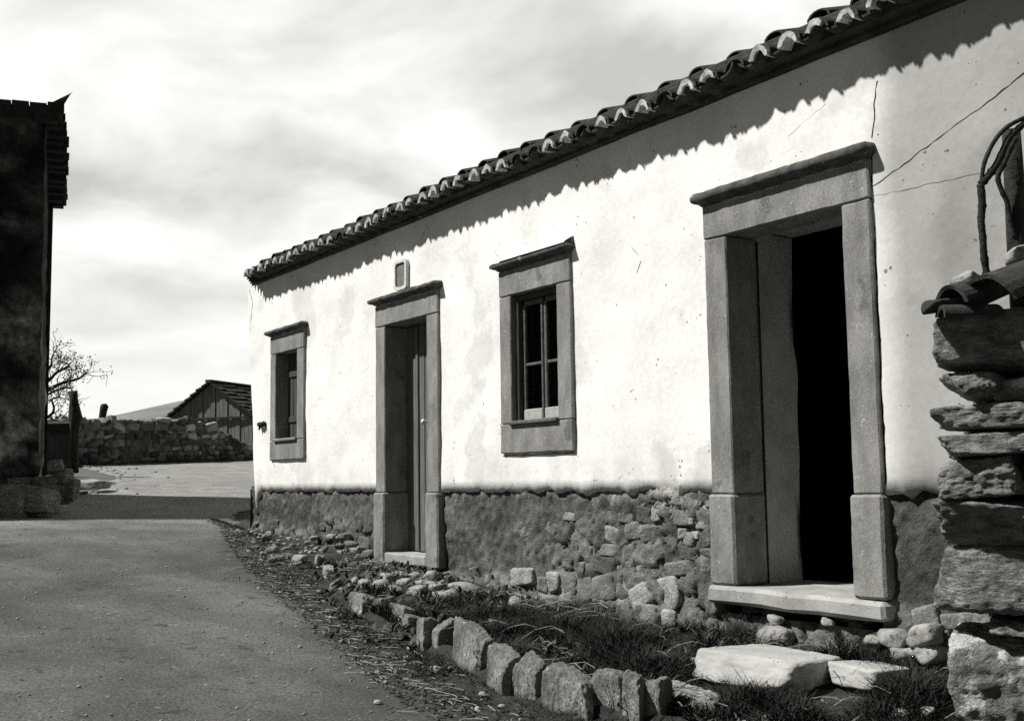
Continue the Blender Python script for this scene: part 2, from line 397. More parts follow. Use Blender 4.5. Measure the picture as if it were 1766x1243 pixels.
def plinth():
    xs = np.arange(-12.74, XR, .016); zs = np.arange(.30, 1.47, .017)
    X, Zg = np.meshgrid(xs, zs, indexing='ij')
    warpx = np.array([[.11*nz((x, 0, z), 3)+.035*nz((x, 0, z), 11) for z in zs] for x in xs]); warpz = np.array([[.07*nz((x, 7, z), 3)+.03*nz((x, 7, z), 11) for z in zs] for x in xs])
    n1 = np.array([[fbm((x, 2, z), 3, 4) for z in zs] for x in xs]); n2 = np.array([[nz((x, 3, z), 14)+.7*nz((x, 3, z), 33) for z in zs] for x in xs])
    f1, df, cid = worley(X+warpx, Zg+warpz, .21, .135, 3)
    f1b, dfb, cidb = worley(X+warpx*.6, Zg+warpz*.6, .10, .062, 9)
    big = np.clip((.92-Zg)/.1, 0, 1)               # larger stones low down
    f1c, dfc, cidc = worley(X+warpx, Zg+warpz, .34, .24, 5)
    ss = lambda t: t*t*(3-2*t)
    small = (X > -5.75) & (X < -5.1) & (Zg > 1.12)
    warp = 1
    df = np.where(small, dfb, np.where(big > .5, dfc, df)); cid = np.where(small, cidb, np.where(big > .5, cidc, cid))
    stone = ss(np.clip((df+.05*n2)/.11, 0, 1))
    # where the render has fallen off
    m = np.clip((X+7.15)/.35, 0, 1)*np.clip((-5.05-X)/.05, 0, 1)*np.clip((1.33-Zg+.2*(X+6.2))/.12, 0, 1)
    m = np.maximum(m, np.clip((1.02-Zg+.14*n1+.02*(-X-9))/.08, 0, 1)*(X < -9.4))
    m = np.maximum(m, np.clip((.80-Zg)/.08, 0, 1)*(X < -7.0)*(X > -8.6)*.8)
    m = np.maximum(m, np.clip((.90-Zg)/.08, 0, 1)*(X > -5.2))
    m = np.clip(m*(.75+.5*cid)+n1*1.1*(m > .01), 0, 1)
    m = ss(m)
    y = .022-.012*m*stone+.016*m*(1-stone)-.022*n1-.013*n2+.028*m*(cid-.5)*stone
    y = y-.004*m-.02*np.clip((.75-Zg)/.3, 0, 1)
    rend = .112+.075*n1+.035*n2
    mott = np.clip(n2*.5+.1, 0, 1)
    rend = rend*(1+.5*np.clip((Zg-1.30)/.1, 0, 1)*(n2 > .1))
    sc = .10+.15*cid+.06*n1+.02*n2; jn = .06
    tone = rend*(1-m)+m*(sc*stone+jn*(1-stone))
    lime = np.clip((Zg-1.18)/.2, 0, 1)*np.clip((X+6.6)/.5, 0, 1)*(X < -5.05)*np.clip(.3+1.4*n1+.3*n2, 0, 1)
    tone = tone*(1-lime)+.38*lime
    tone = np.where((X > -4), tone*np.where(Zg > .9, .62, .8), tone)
    left = (X < -9.6) & (Zg < 1.0); tone = np.where(left & (m > .3), np.where(stone > .6, sc*.9, .04), tone)
    xo = X+np.where(X < -12.6, (X+12.6)*0-.0, 0)
    V = np.stack([xo, y, Zg], -1).reshape(-1, 3)
    sk = lambda i, j: any(a[0]+.06 < xs[i] < a[1]-.07 for a in DO.values()) and zs[j] > .70
    # wrap round the left corner
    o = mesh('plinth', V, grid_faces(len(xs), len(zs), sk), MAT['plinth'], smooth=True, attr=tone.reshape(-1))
    ys = np.linspace(.0, 5.4, 30); V2 = []; T2 = []
    for yy in ys:
        for z in zs[::3]:
            V2.append((-12.745+.03*nz((3, yy, z), 4), yy+.0, z)); T2.append(.11+.04*nz((1, yy, z), 3))
    n = len(V)
    hpart(o)
    o2 = mesh('gable_plinth', V2, flip(grid_faces(len(ys), len(zs[::3]))), MAT['plinth'], smooth=True, attr=T2); hpart(o2)
plinth()

def rubble():
    """the separate stones that show where the render has fallen away"""
    r = random.Random(77); V = []; F = []; T = []
    def put(x, z, w, h, y, tone, seed, n=8):
        v, f = rock_mesh(w, .13, h, seed, n, 3.8, .10, 2.2, .035)
        o = len(V); a = r.gauss(0, .16); ca, sa = math.cos(a), math.sin(a); tl = r.gauss(0, .10)
        for p in v:
            px_, pz_ = p[0]*ca-p[2]*sa, p[0]*sa+p[2]*ca
            V.append((x+px_, y+p[1]+tl*px_, z+pz_)); T.append(tone*(1+.35*nz((x+px_, 3, z+pz_), 9)))
        F.extend([[i+o for i in q] for q in f])
    k = 0
    def rows(x0, x1, z0, z1, hmin, hmax, prob, y0, lo_, hi_):
        nonlocal k
        z = z0
        while z < z1:
            h = r.uniform(hmin, hmax); x = x0+r.uniform(0, .1)
            while x < x1:
                w = h*r.uniform(.7, 2.3); hh = h*r.uniform(.6, 1.2); k += 1
                pr_ = prob(x+w/2, z+h/2)+.8*fbm((x, 5, z), 2.6, 3)
                if pr_ > .35:
                    dep = min(1, (pr_-.35)*2.2)
                    put(x+w/2, z+h/2+r.uniform(-.2, .2)*h, w*.97, hh, y0+.094-.026*dep+r.uniform(-.008, .012), r.uniform(lo_, hi_), 500+k)
                x += w+r.uniform(.0, .015)
            z += h*.96
    cl = lambda v: min(max(v, 0), 1)
    rows(-7.3, -5.17, .84, 1.32, .07, .15, lambda x, z: .25+.55*cl((x+7.1)/.6)-.5*cl((z-1.22)/.1)*cl((-5.6-x)/.3), 0, .11, .28)
    rows(-5.75, -5.15, 1.12, 1.36, .04, .075, lambda x, z: .75*cl((x+5.75)/.2), 0, .2, .42)
    rows(-7.45, -5.2, .50, .84, .14, .25, lambda x, z: .7, -.022, .18, .42)
    rows(-12.6, -9.62, .80, 1.02, .07, .13, lambda x, z: .55-.3*cl((z-.98)/.1), -.01, .05, .17)
    rows(-8.3, -7.4, .60, .78, .08, .14, lambda x, z: .5, -.01, .08, .2)
    rows(-3.85, -2.2, .52, .80, .10, .17, lambda x, z: .75, -.03, .10, .26)
    rows(-3.85, -2.2, .80, 1.36, .07, .15, lambda x, z: .22+.25*cl((.95-z)/.1), .004, .06, .16)
    rows(-5.0, -3.95, .5, .72, .08, .15, lambda x, z: .35, -.0, .05, .14)
    hpart(mesh('rubble_stones', V, F, MAT['stonework'], smooth=True, attr=T))

def shell():
    """inner skin, back and gable walls, floor and loft: the dark room behind the openings"""
    b = MB()
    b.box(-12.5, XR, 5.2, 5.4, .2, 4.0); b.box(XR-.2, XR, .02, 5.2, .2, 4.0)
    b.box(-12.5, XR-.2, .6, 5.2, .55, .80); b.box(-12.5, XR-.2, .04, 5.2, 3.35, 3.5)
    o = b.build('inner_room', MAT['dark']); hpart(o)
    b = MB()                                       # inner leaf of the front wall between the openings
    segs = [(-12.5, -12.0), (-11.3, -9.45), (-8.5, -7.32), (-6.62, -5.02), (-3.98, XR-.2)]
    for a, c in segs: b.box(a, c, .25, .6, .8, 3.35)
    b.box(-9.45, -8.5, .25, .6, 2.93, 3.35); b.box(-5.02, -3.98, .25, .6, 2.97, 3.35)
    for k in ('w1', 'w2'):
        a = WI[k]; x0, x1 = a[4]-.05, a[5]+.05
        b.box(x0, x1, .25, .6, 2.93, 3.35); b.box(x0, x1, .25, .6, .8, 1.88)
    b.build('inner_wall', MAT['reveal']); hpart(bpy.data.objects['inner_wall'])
shell()

def rough_edge(o, amp, s=18):
    for v in o.data.vertices:
        p = v.co; v.co = p+Vector((nz(p, s), nz(p+Vector((9, 0, 0)), s)*.5, nz(p+Vector((0, 9, 0)), s)))*amp
def subdivide(o, cuts):
    import bmesh
    bm = bmesh.new(); bm.from_mesh(o.data)
    bmesh.ops.triangulate(bm, faces=bm.faces) if False else None
    bmesh.ops.subdivide_edges(bm, edges=[e for e in bm.edges if e.calc_length() > .12], cuts=cuts, use_grid_fill=True)
    bm.to_mesh(o.data); bm.free()
def cornice(x0, x1, z, proj=.085, h=.085, ov=.055):
    """cyma moulding returned at both ends"""
    prof = [(.0, 0), (.010, 0), (.018, .010), (.034, .017), (.058, .022), (.076, .031), (.085, .045), (.085, .062), (.076, .078), (.058, .089), (.03, .096), (.0, .1)]
    prof = [(a/.085*proj, b/.1*h) for a, b in prof]
    path = []
    xs = [x0]+list(np.linspace(x0, x1, 26))[1:-1]+[x1]
    V = []; n = len(prof)
    rings = []
    rings.append([(x0-p*ov/proj, .04, z+q) for p, q in prof])
    rings.append([(x0-p*ov/proj, -.03-p, z+q) for p, q in prof])
    for x in xs[1:-1]: rings.append([(x, -.03-p, z+q+.004*wig(x, 9, 3)) for p, q in prof])
    rings.append([(x1+p*ov/proj, -.03-p, z+q) for p, q in prof])
    rings.append([(x1+p*ov/proj, .04, z+q) for p, q in prof])
    V = [v for r in rings for v in r]
    return V, grid_faces(len(rings), n)
def door_frame(key, leaf):
    X0, X1, Z0, Z1, x0, x1, zt, zh = DO[key]
    b = MB(); f = -.026; ped = 1.395
    b.box(X0, x0, f, .22, ped, zh, .008); b.box(x1, X1, f, .22, ped, zh, .008)
    b.box(X0-.004, X1+.004, f-.003, .22, zh+.004, Z1, .008)
    low = Z0 if key == 'd2' else .77
    b.box(X0-.012, x0+.014, f-.022, .22, low, ped-.003, .014); b.box(x1-.014, X1+.012, f-.022, .22, low, ped-.003, .014)
    o = b.build('door_frame', MAT['trim']); subdivide(o, 3); subdivide(o, 3); rough_edge(o, .004, 9); rough_edge(o, .003, 34); hpart(o)
    V, Fc = cornice(X0, X1, Z1+.003, .06, .07 if key == 'd1' else .09, .045)
    c = mesh('cornice', V, Fc, MAT['cornice'], smooth=True); rough_edge(c, .008, 14); c.parent = o; c.matrix_parent_inverse = Matrix.Identity(4)
    b = MB()
    if key == 'd2': b.box(X0-.02, X1+.02, f-.05, .62, .765, zt, .02)
    else: b.box(x0+.016, x1-.016, f-.015, .4, .775, zt, .012)
    t = b.build('threshold', MAT['trim_lit']); subdivide(t, 5); rough_edge(t, .008, 7); rough_edge(t, .004, 30)
    t.parent = o
    return o
d1 = door_frame('d1', True); d2 = door_frame('d2', False)
d1['label'] = 'grey stone doorway of the closed door, below the plaque'; d2['label'] = 'grey stone doorway standing open onto the dark room'
# the closed door and its knob
b = MB(); nb = 7
X0, X1, Z0, Z1, x0, x1, zt, zh = DO['d1']
for k in range(nb):
    a = x0+(x1-x0)*k/nb; c = x0+(x1-x0)*(k+1)/nb
    b.box(a+.003, c-.003, .20+.004*(k % 2), .24, zt+.006, zh-.002, .006)
b.box(x0+.001, x1-.001, .235, .25, zt+.008, zh-.004)
for k in (2, 4, 6):
    a = x0+(x1-x0)*k/nb; b.box(a-.018, a+.018, .182, .2, zt+.02, zh-.02, .006)
door = hpart(b.build('door', MAT['doorwood']))
p = onY(729, 727, .15); b = MB()
b.tube([(p[0], .2, p[2]), (p[0], .165, p[2])], .012, 8); b.tube([(p[0], .17, p[2]), (p[0], .16, p[2]), (p[0], .145, p[2]), (p[0], .135, p[2])], [.014, .026, .024, .01], 10)
kn = b.build('knob', MAT['metal'], smooth=True); kn.parent = door
# splayed plaster reveal inside the open doorway
V = []
for i, y in enumerate(np.linspace(.222, .60, 9)):
    for z in np.linspace(.85, 2.96, 40):
        yy = y if i < 8 else y-.04+.05*nz((0, 1, z), 2.2)
        V.append((-4.955-.06*(y-.22)+.008*nz((1, y, z), 5), yy, z))
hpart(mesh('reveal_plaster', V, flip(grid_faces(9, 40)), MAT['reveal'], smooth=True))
b = MB(); b.tube([(-4.936, .224, .87), (-4.937, .225, 1.6), (-4.935, .224, 2.3), (-4.936, .225, 2.9)], .008, 5); hpart(b.build('joint', MAT['crack']))
V = [(-V_[0]-9.02, V_[1], V_[2]) for V_ in V]
hpart(mesh('reveal_plaster', V, grid_faces(9, 40), MAT['reveal'], smooth=True))

def window_frame(key):
    X0, X1, Z0, Z1, x0, x1, zs, zh = WI[key]
    b = MB(); f = -.026
    b.box(X0, x0, f, .24, zs+.004, zh-.004, .007); b.box(x1, X1, f, .24, zs+.004, zh-.004, .007)
    b.box(X0-.002, X1+.002, f-.003, .24, zh, Z1, .007); b.box(X0-.002, X1+.002, f-.002, .24, Z0, zs, .007)
    o = b.build('window_frame', MAT['trim']); subdivide(o, 3); subdivide(o, 2); rough_edge(o, .0035, 9); rough_edge(o, .0025, 34); hpart(o)
    V, Fc = cornice(X0, X1, Z1+.003, .056, .066, .045)
    c = mesh('cornice', V, Fc, MAT['cornice'], smooth=True); rough_edge(c, .005, 16); c.parent = o
    # lime splashed over the top of the moulding
    V = []; xs = np.linspace(X0-.045, X1+.03, 40)
    for x in xs:
        hh = .035+.012*wig(x, 8, 2)
        V += [(x, -.092, Z1+.060), (x, -.086, Z1+.070), (x, -.045, Z1+.078+hh*.5), (x, .01, Z1+.085+hh)]
    if key == 'w2':
        cp = mesh('lime_cap', V, grid_faces(40, 4), MAT['cap'], smooth=True); cp.parent = o
    b = MB(); b.box(x0-.012, x1+.01, f-.03, .1, zs-.008, zs+.022, .01)
    s = b.build('sill', MAT['sash'] if key == 'w2' else MAT['trim']); rough_edge(s, .003, 20); s.parent = o
    return o
w1 = window_frame('w1'); w2 = window_frame('w2')
w1['label'] = 'grey stone window surround with closed dark shutter'; w2['label'] = 'grey stone window surround with glazed sash'
# shutter of the far window
X0, X1, Z0, Z1, x0, x1, zs, zh = WI['w1']; b = MB()
for k in range(4):
    a = x0+(x1-x0)*k/4; c = x0+(x1-x0)*(k+1)/4
    b.box(a+.003, c-.003, .12+.004*(k % 2), .16, zs+.02, zh-.004, .006)
b.box(x0+.001, x1-.001, .158, .172, zs+.022, zh-.006); b.box(x0+.03, x1-.03, .105, .122, zs+.2, zs+.26); b.box(x0+.03, x1-.03, .105, .122, zh-.26, zh-.2)
hpart(b.build('shutter', MAT['wood']))
# glazed sash of the near window
X0, X1, Z0, Z1, x0, x1, zs, zh = WI['w2']; b = MB(); ys = .085
b.box(x0+.002, x0+.035, .02, .13, zs+.022, zh-.002, .006)                     # fixed frame
b.box(x1-.035, x1-.002, .02, .13, zs+.022, zh-.002, .006); b.box(x0+.035, x1-.035, .02, .13, zh-.045, zh-.003, .006)
xm = (x0+x1)/2+.015
fr = hpart(b.build('sash_box', MAT['wood']))
b = MB()
for a, c in ((x0+.037, xm-.004), (xm+.004, x1-.037)):
    b.box(a, a+.03, .06, .10, zs+.11, zh-.048, .005); b.box(c-.022, c, .052, .10, zs+.024, zh-.048, .005)
    b.box(a, c-.022, .06, .10, zh-.085, zh-.048, .005); b.box(a+.03, c-.022, .066, .094, (zs+zh)/2-.055, (zs+zh)/2-.033, .004)
ss_ = b.build('sash', MAT['sash']); hpart(ss_)
b = MB()
for a, c in ((x0+.037, xm-.004), (xm+.004, x1-.037)): b.box(a+.0, c-.024, .056, .104, zs+.024, zs+.108, .006)
rr = b.build('bottom_rail', MAT['sash_rail']); rr.parent = ss_
for a, c in ((x0+.066, xm-.027), (xm+.033, x1-.06)):
    b = MB(); b.box(a, c, .078, .082, zs+.108, zh-.086, .001); q = b.build('pane', MAT['glass']); q.parent = ss_
# plaque with raised white rim
pc = onY(690, 474, -.03); b = MB()
def rrect(w, h, r, n=5):
    P = []
    for cx, cz, a0 in ((w-r, h-r, 0), (-w+r, h-r, 90), (-w+r, -h+r, 180), (w-r, -h+r, 270)):
        for k in range(n+1):
            a = math.radians(a0+90*k/n); P.append((cx+r*math.cos(a), cz+r*math.sin(a)))
    return P
o_, i_ = rrect(.115, .135, .04), rrect(.088, .108, .03); n = len(o_); V = []
for (P, y) in ((o_, .012), (o_, -.034), (i_, -.034), (i_, -.018)): V += [(pc[0]+a, y, pc[2]+c) for a, c in P]
Fc = [[r*n+k, r*n+(k+1) % n, (r+1)*n+(k+1) % n, (r+1)*n+k] for r in range(3) for k in range(n)]
pl = mesh('plaque', V, Fc, MAT['cap']); hpart(pl); pl['label'] = 'small rounded plaque with white rim and grey face'
fc = mesh('plaque_face', [(pc[0]+a, -.0185, pc[2]+c) for a, c in rrect(.0885, .1085, .03)], [list(range(n))], MAT['plaque']); fc.parent = pl
# rusty hook in the wall by the corner
p = onY(452, 733, -.02); b = MB()
b.tube([(p[0]-.09, .02, p[2]+.02), (p[0]-.06, -.03, p[2]+.01), (p[0], -.045, p[2]), (p[0]+.06, -.03, p[2]+.015), (p[0]+.09, .02, p[2]-.01)], [.02, .03, .022, .032, .02], 7)
b.tube([(p[0]-.05, -.02, p[2]), (p[0]-.045, -.04, p[2]-.05)], [.018, .01], 6)
hk = b.build('iron_hook', MAT['crack'], smooth=True); hpart(hk)
# settlement cracks, and dark strips along the frame edges
def crack(pts, w, seed):
    w *= .62
    V = []; P = [onY(x, y, 0) for x, y in pts]; out = []
    rnd = random.Random(seed)
    for a, c in zip(P[:-1], P[1:]):
        n = max(2, int(np.linalg.norm(c-a)/.035))
        for k in range(n): out.append(a+(c-a)*k/n)
    out.append(P[-1])
    for k, q in enumerate(out):
        ww = w*(.35+.9*rnd.random()); j = rnd.uniform(-.004, .004)
        t = out[min(k+1, len(out)-1)]-out[max(k-1, 0)]; t /= np.linalg.norm(t); nn = np.array([-t[2], 0, t[0]])
        q = q+nn*j
        d = .011*fbm((q[0], 0, q[2]), 1.1, 3)+.004*nz((q[0], 0, q[2]), 7)
        V += [(q[0]+nn[0]*ww, d-.0014, q[2]+nn[2]*ww), (q[0]-nn[0]*ww, d-.0014, q[2]-nn[2]*ww)]
    hpart(mesh('crack', V, grid_faces(len(out), 2), MAT['crack']))
crack([(1506, 322), (1540, 297), (1580, 268), (1610, 246), (1650, 215), (1690, 187), (1730, 157), (1790, 108)], .0042, 1)
crack([(1512, 140), (1508, 180), (1510, 205), (1503, 238)], .006, 2)
crack([(1506, 338), (1560, 328), (1620, 314), (1690, 300)], .0015, 3)
crack([(1090, 425), (1102, 440)], .004, 4); crack([(1105, 450), (1098, 470)], .004, 5)
crack([(430, 500), (436, 520), (434, 545), (430, 570)], .008, 6)
crack([(1503, 268), (1505, 300), (1502, 330), (1507, 420), (1514, 560), (1521, 700), (1528, 835)], .014, 8)
crack([(753, 502), (755, 600), (757, 720), (759, 845)], .010, 9)
crack([(983, 445), (987, 560), (991, 680), (993, 778)], .009, 10); crack([(868, 786), (930, 783), (992, 780)], .006, 11)
crack([(523, 572), (526, 680), (529, 790)], .009, 12)
crack([(1360, 235), (1400, 200), (1425, 180)], .0015, 7)

# ------------------------------------------------------------------ roof
def arch(cx, r, y0, z0, y1, z1, n=8, t=.014, vs=.78):
    """barrel tile: half-round cover from (y0,z0) low end to (y1,z1)"""
    V = []
    for (y, z, rr) in ((y0, z0, r), (y1, z1, r*.86)):
        for q in (rr, rr-t):
            for k in range(n+1):
                a = math.pi*k/n; V.append((cx-q*math.cos(a), y, z+q*math.sin(a)*vs))
    m = n+1; F = []
    for k in range(n):
        F += [[k, k+1, 2*m+k+1, 2*m+k], [m+k, 3*m+k, 3*m+k+1, m+k+1], [k, m+k, m+k+1, k+1], [2*m+k, 2*m+k+1, 3*m+k+1, 3*m+k]]
    F += [[0, 2*m, 3*m, m], [n, m+n, 3*m+n, 2*m+n]]
    return V, F
def roof():
    rnd = random.Random(4)
    eY, eZ = -.19, 3.84; pitch = math.tan(math.radians(21)); XL, XE = -12.35, XR+.25
    b = MB()                                        # body of the roof: deck, ridge at Y 2.6, back slope
    yr = 2.65; zr_ = eZ+.09+(yr-eY)*pitch
    Vd = []
    for x in (XL-.0, XE):
        Vd += [(x, -.12, eZ+.04), (x, yr, zr_-.03), (x, 5.7, eZ-.1), (x, 5.7, eZ-.2), (x, yr, zr_-.2), (x, .15, eZ-.08), (x, -.12, eZ-.05)]
    b.add(Vd, [[k, (k+1) % 7, 7+(k+1) % 7, 7+k] for k in range(7)]+[list(range(7))[::-1], list(range(7, 14))])
    x = XL+.02
    def sag(x): return .028*wig(x, .45, 3)+.012*wig(x, 2.2, 4)
    while x < XE:                                   # covers of the main slope, seven courses
        cx = x+.16
        for c in range(8):
            y0 = eY+.085+c*.37+rnd.uniform(-.015, .015); dz = rnd.uniform(-.008, .01)+sag(cx)
            V, F = arch(cx+rnd.uniform(-.008, .008), .078+rnd.uniform(-.004, .006), y0, eZ+.025+.02+(y0-eY)*pitch+dz, y0+.43, eZ+.025+(y0+.43-eY)*pitch+dz-.012, vs=.62)
            b.add(V, F)
            V, F = arch(cx+.155, .112, y0-.01, eZ+.015+(y0-eY)*pitch+dz, y0+.43, eZ+.015+(y0+.43-eY)*pitch+dz, vs=.45)
            V = [(vx, vy, 2*(eZ+.015+(vy-eY)*pitch+dz)-vz+.03) for vx, vy, vz in V]   # channel: upside down
            b.add(V, [f[::-1] for f in F])
        x += .31
    o = b.build('roof', MAT['tile']); hpart(o)
    # the corbelled eave course with mortared ends
    b = MB(); MT = []; x = XL
    while x < XE:
        cx = x+rnd.uniform(-.012, .012); pr = eY-.025+rnd.uniform(-.012, .012); dz = rnd.uniform(-.007, .007)+sag(cx); r = .082+rnd.uniform(-.006, .008)
        V, F = arch(cx, r, pr, eZ-.035+dz, .1, eZ+.02+dz, t=.016); b.add(V, F)
        V, F = arch(cx+.1015, .095, pr+.018, eZ-.035+dz, .1, eZ+.0+dz, t=.016)
        V = [(vx, vy, 2*(eZ-.035+dz)-vz+.055) for vx, vy, vz in V]; b.add(V, [f[::-1] for f in F])
        # mortar fillet at the mouth: a ragged arch
        n = 8; k0 = rnd.choice((0, 0, 0, 1)); k1 = n-rnd.choice((0, 0, 1, 2)); V = []
        for k in range(k0, k1+1):
            a = math.pi*k/n; q0, q1 = r*(.80+rnd.uniform(-.06, .05)), r*(.44+rnd.uniform(-.06, .08))
            fat = .55+.45*abs(math.cos(a))
            q1 = r-(r-q1)*(1.25-fat*.4)
            for q, yy in ((q0, pr-.008), (q1, pr-.003), (q1, pr+.08), (q0, pr+.03)):
                V.append((cx-q*math.cos(a), yy, eZ-.035+dz+q*(math.sin(a)**1.5)*1.12-.012))
        m = k1-k0+1
        if rnd.random() < .88:
            F = [[i*4+j, i*4+(j+1) % 4, (i+1)*4+(j+1) % 4, (i+1)*4+j] for i in range(m-1) for j in range(4)]+[[0, 1, 2, 3], [(m-1)*4+3-j for j in range(4)]]
            t_ = MB(); t_.add(V, F); MT.append(t_)
        x += .203
    e = b.build('eave_tiles', MAT['tile']); e.parent = o
    for t_ in MT: tt = t_.build('tile_mortar', MAT['tile_tip']); tt.parent = o
    # bed of dark mortar between the eave tiles and the wall head
    b = MB(); b.box(XL-.15, XE, -.13, .12, eZ-.02, eZ+.05, .01); b.box(XL, XE, eY+.075, .0, eZ-.012, eZ+.085, .01); b.box(XL-.2, XE, -.05, .12, eZ-.09, eZ-.015, .01)
    s = b.build('wall_head', MAT['tile']); s.parent = o
    # tumbled moss-grown tiles rounding the far corner
    b = MB()
    for k in range(7):
        V, F = arch(XL-.03-.07*k, .08, -.17+.045*k, eZ-.06-.012*k, .35, eZ+.09-.01*k); b.add(V, F)
    s = b.build('corner_tiles', MAT['tile']); s.parent = o
roof()

# ------------------------------------------------------------------ stones
def rock_mesh(sx_, sy_, sz_, seed, n=9, sq=3.2, amp=.12, fs=2.2, fine=.03, strat=0.0):
    """a facetted stone: soft intersection of tilted planes, then weathered with noise; sq high = blocky"""
    rr = random.Random(seed*7+1); PL = []
    jt = .13 if sq > 3.5 else .28
    for ax in range(3):
        for sg in (-1, 1):
            d = np.array([rr.gauss(0, jt) for _ in range(3)]); d[ax] = sg; PL.append((d/np.linalg.norm(d), rr.uniform(.88, 1.0)))
    for _ in range(int(12 if sq > 3.5 else 16)):
        d = np.array([rr.gauss(0, 1) for _ in range(3)]); d /= np.linalg.norm(d)
        L1 = np.abs(d).sum(); PL.append((d, L1*(rr.uniform(.93, 1.0) if sq > 6.5 else rr.uniform(.80, .97) if sq > 3.5 else rr.uniform(.58, .82))))
    DN = np.array([p[0]/p[1] for p in PL]); pw = 16 if n > 6 else 9
    V = []; F = []; idx = {}; off = Vector((seed*3.17, seed*1.3, seed*.7)); mean = (sx_+sy_+sz_)/3
    def put(p):
        k = (round(p[0], 5), round(p[1], 5), round(p[2], 5))
        if k not in idx:
            d = np.array(p); d = d/np.linalg.norm(d)
            r = (np.maximum(DN@d, 0)**pw).sum()**(-1/pw); q = d*r
            w = np.array([q[0]*sx_/2, q[1]*sy_/2, q[2]*sz_/2]); e = Vector(w/mean*2)+off
            f = amp*.55*mn.fractal(e*1.3, 1.0, 2.0, 3)+fine*1.5*mn.fractal(e*5, .9, 2.0, 3)-fine*1.2*abs(mn.noise(e*2.6))
            if strat: f += strat*mn.noise(Vector((e.x*.7, e.y*.7, e.z*7)))+strat*.7*mn.noise(Vector((e.x*1.5, e.y*1.5, e.z*15)))
            idx[k] = len(V); V.append(tuple(w*(1+f)))
        return idx[k]
    for ax in range(3):
        for sg in (-1, 1):
            o = [k for k in range(3) if k != ax]
            for i in range(n):
                for j in range(n):
                    q = []
                    for a, c in ((i, j), (i+1, j), (i+1, j+1), (i, j+1)):
                        p = [0, 0, 0]; p[ax] = sg; p[o[0]] = 2*a/n-1; p[o[1]] = 2*c/n-1; q.append(put(p))
                    F.append(q[::-1] if (sg < 0) ^ (ax == 1) else q)
    return V, F
def rock(name, c, size, seed, mat, yaw=0.0, tilt=0.0, n=9, sq=3.2, amp=.12, fine=.03, parent=None, strat=0.0):
    V, F = rock_mesh(*size, seed, n, sq, amp, 2.2, fine, strat)
    o = mesh(name, V, F, MAT[mat], parent, True)
    o.location = tuple(map(float, c)); o.rotation_euler = (0, tilt, yaw)
    return o
rubble()
# kerb: (left, right, top, base) in photo pixels
KERB = [(536, 560, 952, 975, 'smallest pale kerb stone at the far tip of the kerb, near the house corner'),
        (551, 577, 967, 1004, 'second kerb stone from the far tip, a narrow pale stone'),
        (567, 583, 994, 1021, 'third kerb stone from the far tip, narrow and upright'),
        (582, 598, 1006, 1027, 'fourth kerb stone from the far tip, small and pale before a broad one'),
        (597, 645, 1015, 1058, 'broad kerb stone with dark streaks beside the loose flat stones'),
        (646, 674, 1019, 1066, 'narrow kerb stone just nearer than the broad streaked one'),
        (669, 712, 1031, 1082, 'kerb stone with white flaky top below the closed door'),
        (694, 720, 1049, 1096, 'slim kerb stone leaning on the next two toward the road end'),
        (716, 752, 1052, 1118, 'tall streaked kerb stone, second before the pointed one'),
        (744, 776, 1060, 1124, 'tall kerb stone right beside the gap before the pointed one'),
        (779, 843, 1064, 1152, 'largest pointed kerb stone with a slanting top edge'),
        (840, 890, 1098, 1188, 'long sloping mossy kerb stone just after the pointed one'),
        (884, 932, 1119, 1200, 'mossy kerb stone with ragged face before the big rounded block'),
        (929, 1024, 1143, 1226, 'big smooth rounded kerb block near the bottom of the picture'),
        (1019, 1078, 1181, 1262, 'round topped kerb stone just after the big smooth block'),
        (1072, 1112, 1194, 1262, 'low kerb stone squeezed between two round topped ones'),
        (1103, 1147, 1196, 1262, 'nearest upright kerb stone, round topped, before the flat sunken one'),
        (1137, 1240, 1226, 1262, 'flat sunken kerb stone cut by the bottom edge of the picture')]
prev = None
pts = []
for k, (l, r, t, bse, lab) in enumerate(KERB):
    if bse < 1240: p = onground((l+r)/2, bse)
    else:
        h = .14 if k < 17 else .05
        p = onground((l+r)/2, t, h); p[2] -= h
    pts.append(p)
for k, (l, r, t, bse, lab) in enumerate(KERB):
    p = pts[k]; d = float((p-CAM)@FW); sc = d/FPX
    q0, q1 = pts[max(k-1, 0)], pts[min(k+1, len(pts)-1)]
    dr = q1-q0; ya = math.atan2(dr[1], dr[0])
    if k >= 13: ya = [.25, .35, .3, .25, .3][k-13]
    fx = abs(math.cos(ya)*RT[0]+math.sin(ya)*RT[1]); dep = .09 if k < 4 else .13; ln = max(1.2*((r-l)*sc-dep*math.sqrt(1-fx*fx)*.5)/max(fx, .5), (r-l)*sc*.95, .07)
    nb_ = [np.linalg.norm(p-q) for q in (q0, q1) if q is not p]; sp = sum(nb_)/len(nb_)
    ln = min(max(sp*.97, ln*.8), ln*1.08)
    h = (min(bse, 1262)-t)*sc*.78
    if bse >= 1240: h = .22 if k < 17 else .16
    H = h+.10
    c = np.array([p[0], p[1]+.02, p[2]+h-H/2])
    o = rock('kerb_stone', c, (ln, dep, H), 3+k, 'kerb' if k not in (0, 1, 3, 17) else 'pale', ya, [0, 0, 0, 0, .02, -.03, .03, .05, -.03, .04, .13, .14, .06, .03, 0, .03, -.03, .03][k], n=24, sq=4.6, amp=.12, fine=.034)
    tag(o, lab, 'kerb stone', 'kerb stones edging the verge')
def zg(x, y): return zground(x, y)
